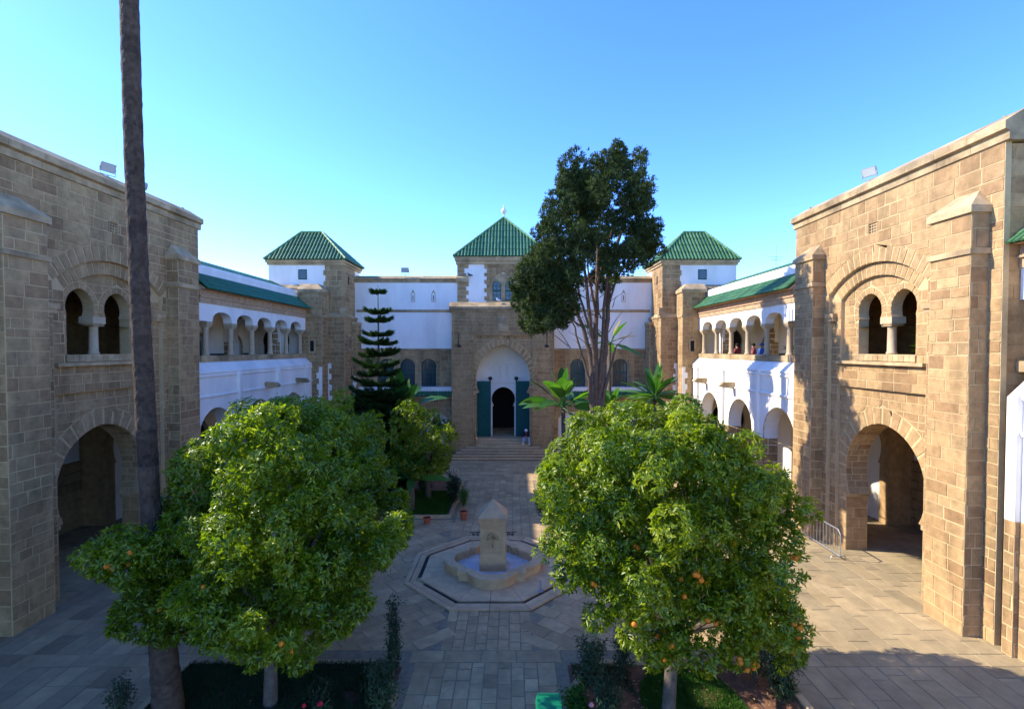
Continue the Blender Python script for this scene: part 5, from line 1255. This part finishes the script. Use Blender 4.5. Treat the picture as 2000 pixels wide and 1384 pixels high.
# lawns
def lawn(name, inside, x0, x1, y0, y1, n, label, L=(.05, .12)):
    P = np.stack([NR.uniform(x0, x1, n), NR.uniform(y0, y1, n), np.full(n, .03)], 1); P = P[inside(P[:, 0], P[:, 1])]; k = len(P)
    D = NR.normal(size=(k, 3)) * .4 + np.array([0, 0, 1.]); o = leaf_mesh(name, P, D, unit(k), NR.uniform(*L, k), NR.uniform(.008, .018, k), np.clip(.4 + .25 * noise3(P, 3, 2) + NR.normal(size=k) * .2, 0, 1), m_shrub if name == 'ground_cover' else m_grass, None)
    tag(o, label, 'grass', kind='stuff')
lawn('grass', lambda x, y: (x - 4.15) ** 2 / 1.0 + (y - 9.6) ** 2 / 1.6 < 1, 1.8, 6.3, 7, 11, 90000, 'round patch of green lawn under the right orange tree')
lawn('grass', lambda x, y: x < 99, -4.4, -2.15, 20.9, 24.2, 26000, 'shaded lawn behind the terracotta pots', (.08, .18))
lawn('grass', lambda x, y: x < 99, 2.15, 7, 20.9, 24.2, 22000, 'lawn in the bed around the cypress foot', (.08, .18))
lawn('ground_cover', lambda x, y: noise3(np.stack([x, y, x * 0], 1), 1.5, 8) > -.9, -6.45, -1.9, 7, 10.9, 90000, 'dark ground cover under the left orange tree', (.06, .17))
lawn('ground_cover', lambda x, y: (noise3(np.stack([x, y, x * 0], 1), 1.5, 8) > .1) & (x < 3.1), 1.9, 6.0, 7, 10.9, 30000, 'weeds along the path under the right orange tree', (.05, .12))
P = np.array([(NR.uniform(1.9, 6.2), NR.uniform(7.5, 10.9), .075) for _ in range(420)] + [(NR.uniform(-6.3, -1.9), NR.uniform(7.5, 10.9), .075) for _ in range(260)] + [(NR.uniform(-1.4, 1.4), NR.uniform(8, 13), .012) for _ in range(40)])
m_litter = M('dry_leaf', [(.30, .18, .07), (.42, .32, .16), (.2, .12, .05)], bump=0)
tag(leaf_mesh('leaf_litter', P, np.stack([NR.normal(size=len(P)), NR.normal(size=len(P)), NR.normal(size=len(P)) * .1], 1), np.tile([0, 0, 1.], (len(P), 1)), NR.uniform(.05, .1, len(P)), NR.uniform(.03, .05, len(P)), NR.random(len(P)), m_litter, None), 'dry fallen leaves scattered on soil and path', 'leaves', kind='stuff')

# ================================================================== SMALL THINGS
def pot(label, px, py, h, r):
    x, y = gp(px, py); root = thing('flower_pot', label, 'pot', (x, y, 0), 'terracotta pots'); m = MB(); m.lathe((x, y, 0), [(r * .65, 0), (r * .8, h * .4), (r * .98, h * .82), (r * 1.08, h * .84), (r * 1.08, h), (r * .92, h), (r * .9, h * .9)], 16); m.build('pot_body', m_terra, root, smooth=False)
    m = MB(); m.lathe((x, y, 0), [(r * .9, h * .86), (r * .88, h * .9)], 12); m.build('pot_soil', m_soil, root)
    return x, y
a = pot('taller terracotta pot at the corner of the left lawn', 905, 1014, .36, .16); b = pot('small terracotta pot by the kerb left of the fountain', 834, 1022, .26, .15)
# bin
root = thing('litter_bin', 'green litter bin at the bottom edge of the path', 'bin', (1.24, 8.45, 0)); m = MB()
V = [(1.06, 8.3, .02), (1.42, 8.3, .02), (1.42, 8.62, .02), (1.06, 8.62, .02), (1.03, 8.24, .80), (1.45, 8.24, .80), (1.45, 8.66, .80), (1.03, 8.66, .80)]
m.mesh(V, [(3, 2, 1, 0), (0, 1, 5, 4), (1, 2, 6, 5), (2, 3, 7, 6), (3, 0, 4, 7), (4, 5, 6, 7)]); m.build('bin_body', m_bin, root)
m = MB()
V = [(1.01, 8.21, .80), (1.47, 8.21, .80), (1.47, 8.69, .80), (1.01, 8.69, .80), (1.03, 8.23, .86), (1.45, 8.23, .86), (1.45, 8.66, .93), (1.03, 8.66, .93)]
m.mesh(V, [(3, 2, 1, 0), (0, 1, 5, 4), (1, 2, 6, 5), (2, 3, 7, 6), (3, 0, 4, 7), (4, 5, 6, 7)]); ld = m.build('lid', m_bin, root)
m = MB(); m.tube([(1.05, 8.7, .92), (1.43, 8.7, .92)], .02, 8); m.build('handle', m_bin, ld)
# crowd barrier by the right gate
root = thing('crowd_barrier', 'galvanised crowd barrier beside the right gate arch', 'barrier', (11.6, 17.5, 0)); bx0 = 11.5
m = MB(); ya_, yb_ = 16.5, 18.7
m.tube([(bx0, ya_, .12), (bx0, ya_, .85), (bx0, ya_ + .12, .98), (bx0, yb_ - .12, .98), (bx0, yb_, .85), (bx0, yb_, .12), (bx0, ya_, .12)], .02, 8); m.build('frame', m_steel, root)
for k in range(1, 12):
    y = ya_ + (yb_ - ya_) * k / 12; m = MB(); m.tube([(bx0, y, .12), (bx0, y, .98)], .009, 6); m.build('bar', m_steel, root)
for y in (ya_ + .1, yb_ - .1): m = MB(); m.tube([(bx0 - .25, y, .01), (bx0 - .22, y, .09), (bx0 + .22, y, .09), (bx0 + .25, y, .01)], .016, 6); m.build('foot', m_steel, root)
# lamps on the parapets
def flood(label, c, az, sc=1.0):
    root = thing('floodlight', label, 'floodlight', c, 'floodlights on the parapets'); c = Vector(c); d = Vector((math.cos(az), math.sin(az), -.45)).normalized(); sd = Vector((-math.sin(az), math.cos(az), 0)); up = d.cross(sd) * -1
    if up.z < 0: up = -up
    o = c + Vector((0, 0, .42 * sc))
    def bx(a0, a1, b0, b1, e0, e1): return [o + sd * a + up * b + d * e for e in (e0, e1) for a, b in ((a0, b0), (a1, b0), (a1, b1), (a0, b1))]
    F = [(3, 2, 1, 0), (4, 5, 6, 7), (0, 1, 5, 4), (1, 2, 6, 5), (2, 3, 7, 6), (3, 0, 4, 7)]
    w, h = .27 * sc, .18 * sc
    m = MB(); V = bx(-w * .8, w * .8, -h * .7, h * .7, -.14 * sc, -.03 * sc); m.mesh(V, F); m.mesh(bx(-w, w, -h, h, -.03 * sc, .03 * sc), F); m.build('housing', m_grey, root)
    m = MB(); m.mesh(bx(-w * .9, w * .9, -h * .85, h * .85, .03 * sc, .036 * sc), F); m.build('lens', m_lampglass, root)
    m = MB(); m.tube([o + sd * w * 1.05, c + sd * w * 1.05 + Vector((0, 0, .1)), c - sd * w * 1.05 + Vector((0, 0, .1)), o - sd * w * 1.05], .014, 6); m.tube([c - Vector((0, 0, .15)), c + Vector((0, 0, .1))], .02, 6); m.build('bracket', m_grey, root)
flood('floodlight on the left tower parapet beside the palm', (-12.25, 16.1, 12.42), R(-20), .8); flood('floodlight on the sunlit right tower parapet', (12.25, 16.5, 12.42), R(205), .8)
q = at(791, 545, 34.2); flood('small floodlight on the rear wall parapet', (q.x, 34.25, 11.95), R(-90), .95)
root = thing('security_camera', 'dome camera on the left parapet just right of the palm', 'camera', (-12.1, 17.2, 12.35)); m = MB(); m.tube([(-12.2, 17.2, 12.3), (-12.2, 17.2, 12.62), (-11.95, 17.2, 12.66), (-11.9, 17.2, 12.6)], .025, 6); m.build('arm', m_grey, root); m = MB(); m.lathe((-11.9, 17.2, 12.38), [(.03, 0), (.08, .05), (.09, .12), (.1, .14), (.1, .24), (.04, .27)], 12); m.build('dome', m_grey, root, smooth=True)
# aerial
root = thing('roof_aerial', 'thin television aerial on the right wing roof', 'aerial', (15.0, 27.5, 10.9)); m = MB(); m.tube([(15, 27.5, 10.7), (15, 27.5, 12.6)], .018, 6); m.build('mast', m_grey, root); m = MB()
for z, w in ((12.0, .42), (11.85, .3)): m.tube([(15 - w, 27.5, z), (15 + w, 27.5, z)], .01, 5)
m.build('cross_bar', m_grey, root)
# lantern under the third arch
root = thing('hanging_lantern', 'small lantern inside the nearest right lower arch', 'lantern', (12.6, 22.0, 3.6)); m = MB(); m.lathe((13.2, 21.3, 3.3), [(.06, 0), (.10, .06), (.12, .3), (.02, .42)], 6); m.build('lantern_body', m_iron, root); m = MB(); m.tube([(13.2, 21.3, 3.7), (13.2, 21.3, 5.25)], .01, 5); m.build('chain', m_iron, root)
# pigeons
def pigeon(label, c, mat, az):
    root = thing('pigeon', label, 'pigeon', c, 'pigeons on the parapets'); d = Vector((math.cos(az), math.sin(az), 0)); c = Vector(c); m = MB()
    m.tube([c + Vector((0, 0, .1)) - d * .2, c + Vector((0, 0, .12)) - d * .08, c + Vector((0, 0, .13)), c + Vector((0, 0, .16)) + d * .09, c + Vector((0, 0, .23)) + d * .12, c + Vector((0, 0, .27)) + d * .13, c + Vector((0, 0, .27)) + d * .17], [.015, .045, .075, .065, .035, .032, .006], 10); m.build('body', mat, root, smooth=True)
    m = MB()
    for sg in (-1, 1): s_ = Vector((-d.y, d.x, 0)) * .03 * sg; m.tube([c + s_, c + s_ + Vector((0, 0, .1))], .008, 4)
    m.build('legs', m_terra, root)
m_pig = M('pigeon_white', [(.75, .75, .75)], use_tint=False, bump=0); m_pigd = M('pigeon_dark', [(.07, .07, .08)], use_tint=False, bump=0)
q = at(974, 588, 33.1); pigeon('white pigeon on the portal coping', (q.x, 33.2, 10.08), m_pig, R(200)); q = at(918, 545, 34.1); pigeon('dark pigeon on the ledge left of the central tower', (q.x, 34.05, 11.86), m_pigd, R(180))

# plants in the galleries
def yucca(label, base, h, heads, seed):
    r = random.Random(seed); root = thing('yucca_plant', label, 'plant', base, 'potted plants in the galleries'); b = Vector(base); m = MB()
    P, D = [], []
    for (dx, dy, dz) in heads:
        t = b + Vector((dx, dy, dz)); m.tube([b, b.lerp(t, .5) + Vector((0, 0, .1)), t], [.035, .03, .025], 6)
        for k in range(34): a = k * 2.4; e = R(r.uniform(-25, 80)); P.append(t); D.append((math.cos(a) * math.cos(e), math.sin(a) * math.cos(e), math.sin(e)))
    m.build('stem', m_col, root, smooth=True); n = len(P); leaf_mesh('leaves', np.array(P), np.array(D), np.tile([0.1, 0, 1.], (n, 1)), NR.uniform(.3, .45, n), NR.uniform(.03, .045, n), np.clip(NR.normal(size=n) * .2 + .7, 0, 1), m_grass, root)
    m = MB(); m.lathe(base, [(.16, -.35), (.2, 0), (.22, 0), (.2, .02)], 12); m.build('pot', m_terra, root)
yucca('potted yucca in the right tower window', (12.9, 15.3, 6.5), 1, [(.05, -.25, 1.05), (.1, -.15, .55)], 1)
yucca('potted palm in the right gallery arcade', (13.1, 22.6, 6.0), 1, [(0, 0, .95)], 2)

# people
def skin_mesh(name, V, E, Rd, mat, parent, root_i=0, lv=1):
    me = bpy.data.meshes.new(name); me.from_pydata(V, E, []); me.materials.append(mat)
    o = bpy.data.objects.new(name, me); COL.objects.link(o); adopt(o, parent)
    md = o.modifiers.new('skin', 'SKIN'); md.use_smooth_shade = True
    sv = me.skin_vertices[0].data if me.skin_vertices else None
    if sv is None:
        bm = bmesh.new(); bm.from_mesh(me); bm.verts.layers.skin.verify(); bm.to_mesh(me); bm.free(); sv = me.skin_vertices[0].data
    for i, r in enumerate(Rd): sv[i].radius = (r, r); sv[i].use_root = (i == root_i)
    s2 = o.modifiers.new('sub', 'SUBSURF'); s2.levels = lv; s2.render_levels = lv
    return o
m_skin = M('skin', [(.35, .2, .13)], use_tint=False, bump=0, rough=.6, namt=.05)
def cloth(n, c): return M(n, [c], use_tint=False, bump=.2, bscale=60, namt=.12)
def person(label, loc, az, pose, top, legs, hair, hat=None):
    root = thing('person', label, 'person', loc, 'people in the courtyard'); L0 = Vector(loc); d = Vector((math.cos(az), math.sin(az), 0)); s = Vector((-d.y, d.x, 0))
    q = lambda f, l, z: tuple(L0 + d * f + s * l + Vector((0, 0, z)))
    if pose == 'sit':
        hip, chest, neck, head = (0, 0, .30), (.10, 0, .58), (.17, 0, .74), (.24, 0, .86)
        kn = [(.38, .17 * k, .46) for k in (-1, 1)]; an = [(.42, .20 * k, .06) for k in (-1, 1)]; to = [(.55, .22 * k, .03) for k in (-1, 1)]
        el = [(.22, .26 * k, .48) for k in (-1, 1)]; wr = [(.40, .10 * k, .47) for k in (-1, 1)]; hd = [(.46, .05 * k, .47) for k in (-1, 1)]; sh = [(.13, .18 * k, .68) for k in (-1, 1)]; hp = [(.02, .10 * k, .28) for k in (-1, 1)]
    else:
        hip, chest, neck, head = (0, 0, .92), (.0, 0, 1.25), (.0, 0, 1.42), (.03, 0, 1.57)
        kn = [(.02, .10 * k, .48) for k in (-1, 1)]; an = [(0, .11 * k, .07) for k in (-1, 1)]; to = [(.14, .13 * k, .03) for k in (-1, 1)]
        el = [(.02, .25 * k, 1.12) for k in (-1, 1)]; wr = [(.2, .20 * k, 1.08) for k in (-1, 1)]; hd = [(.28, .18 * k, 1.10) for k in (-1, 1)]; sh = [(0, .18 * k, 1.37) for k in (-1, 1)]; hp = [(0, .09 * k, .88) for k in (-1, 1)]
    V = [q(*hip), q(*chest), q(*neck), q(*(Vector(head) - Vector((0, 0, .05)))), q(*(Vector(head) + Vector((0, 0, .06))))]; E = [(0, 1), (1, 2), (2, 3), (3, 4)]; Rd = [.13, .14, .055, .085, .08]
    for k in (0, 1):
        n = len(V); V += [q(*hp[k]), q(*kn[k]), q(*an[k]), q(*to[k]), q(*sh[k]), q(*el[k]), q(*wr[k]), q(*hd[k])]; E += [(0, n), (n, n + 1), (n + 1, n + 2), (n + 2, n + 3), (1, n + 4), (n + 4, n + 5), (n + 5, n + 6), (n + 6, n + 7)]; Rd += [.09, .06, .042, .04, .06, .042, .03, .034]
    skin_mesh('body', V, E, Rd, m_skin, root)
    V = [q(*hip), q(*chest), q(*neck)]; E = [(0, 1), (1, 2)]; Rd = [.15, .165, .075]
    for k in (0, 1): n = len(V); V += [q(*sh[k]), q(*el[k]), q(*wr[k])]; E += [(1, n), (n, n + 1), (n + 1, n + 2)]; Rd += [.085, .062, .045]
    skin_mesh('jacket', V, E, Rd, top, root)
    V = [q(*hip)]; E = []; Rd = [.155]
    for k in (0, 1): n = len(V); V += [q(*hp[k]), q(*kn[k]), q(*an[k])]; E += [(0, n), (n, n + 1), (n + 1, n + 2)]; Rd += [.105, .078, .06]
    skin_mesh('trousers', V, E, Rd, legs, root)
    m = MB()
    for k in (0, 1): a_ = Vector(q(*an[k])); t_ = Vector(q(*to[k])); m.tube([a_ - d * .05 - Vector((0, 0, .02)), a_.lerp(t_, .5) - Vector((0, 0, .0)), t_ + d * .02], [.05, .055, .03], 8)
    m.build('shoes', hat or hair, root, smooth=True)
    m = MB(); hc = Vector(q(*head)); m.ball(hc + Vector((0, 0, .045)) - d * .015, (.102, .102, .095), 12, 8); m.build('cap' if hat else 'hair', hat or hair, root, smooth=True)
    if hat: m = MB(); hb = hc + d * .1 + Vector((0, 0, .03)); m.ball(hb, (.09, .09, .012), 10, 5); m.build('cap_brim', hat, root, smooth=True)
    return root
c_dark = cloth('dark_blue_cloth', (.02, .022, .04)); c_jean = cloth('pale_denim', (.32, .38, .50)); c_white = cloth('white_cloth', (.75, .75, .75)); c_red = cloth('red_cloth', (.22, .04, .04)); c_blue = cloth('blue_cloth', (.04, .09, .28)); c_hair = cloth('dark_hair', (.015, .012, .01)); c_pink = cloth('pink_cloth', (.25, .07, .08)); c_grey = cloth('grey_cloth', (.4, .4, .42))
person('person in white cap and pale jeans sitting by the portal door', (1.53, 33.4, .70), R(-90), 'sit', c_dark, c_jean, c_hair, c_white)
q = at(1473, 680, 24.0); person('person with long dark hair in red leaning in the right gallery', (13.0, 25.75, 5.6), R(150), 'stand', c_pink, c_dark, c_hair)
person('person in a blue top and cap in the right gallery', (12.9, 24.65, 5.6), R(200), 'stand', c_blue, c_dark, c_hair, c_blue)
person('person in red half hidden by a column of the right gallery', (12.75, 27.05, 5.6), R(120), 'stand', c_red, c_dark, c_hair)
person('pale clothed person at the far end of the right gallery', (12.75, 29.6, 5.45), R(180), 'stand', c_grey, c_dark, c_hair, c_grey)
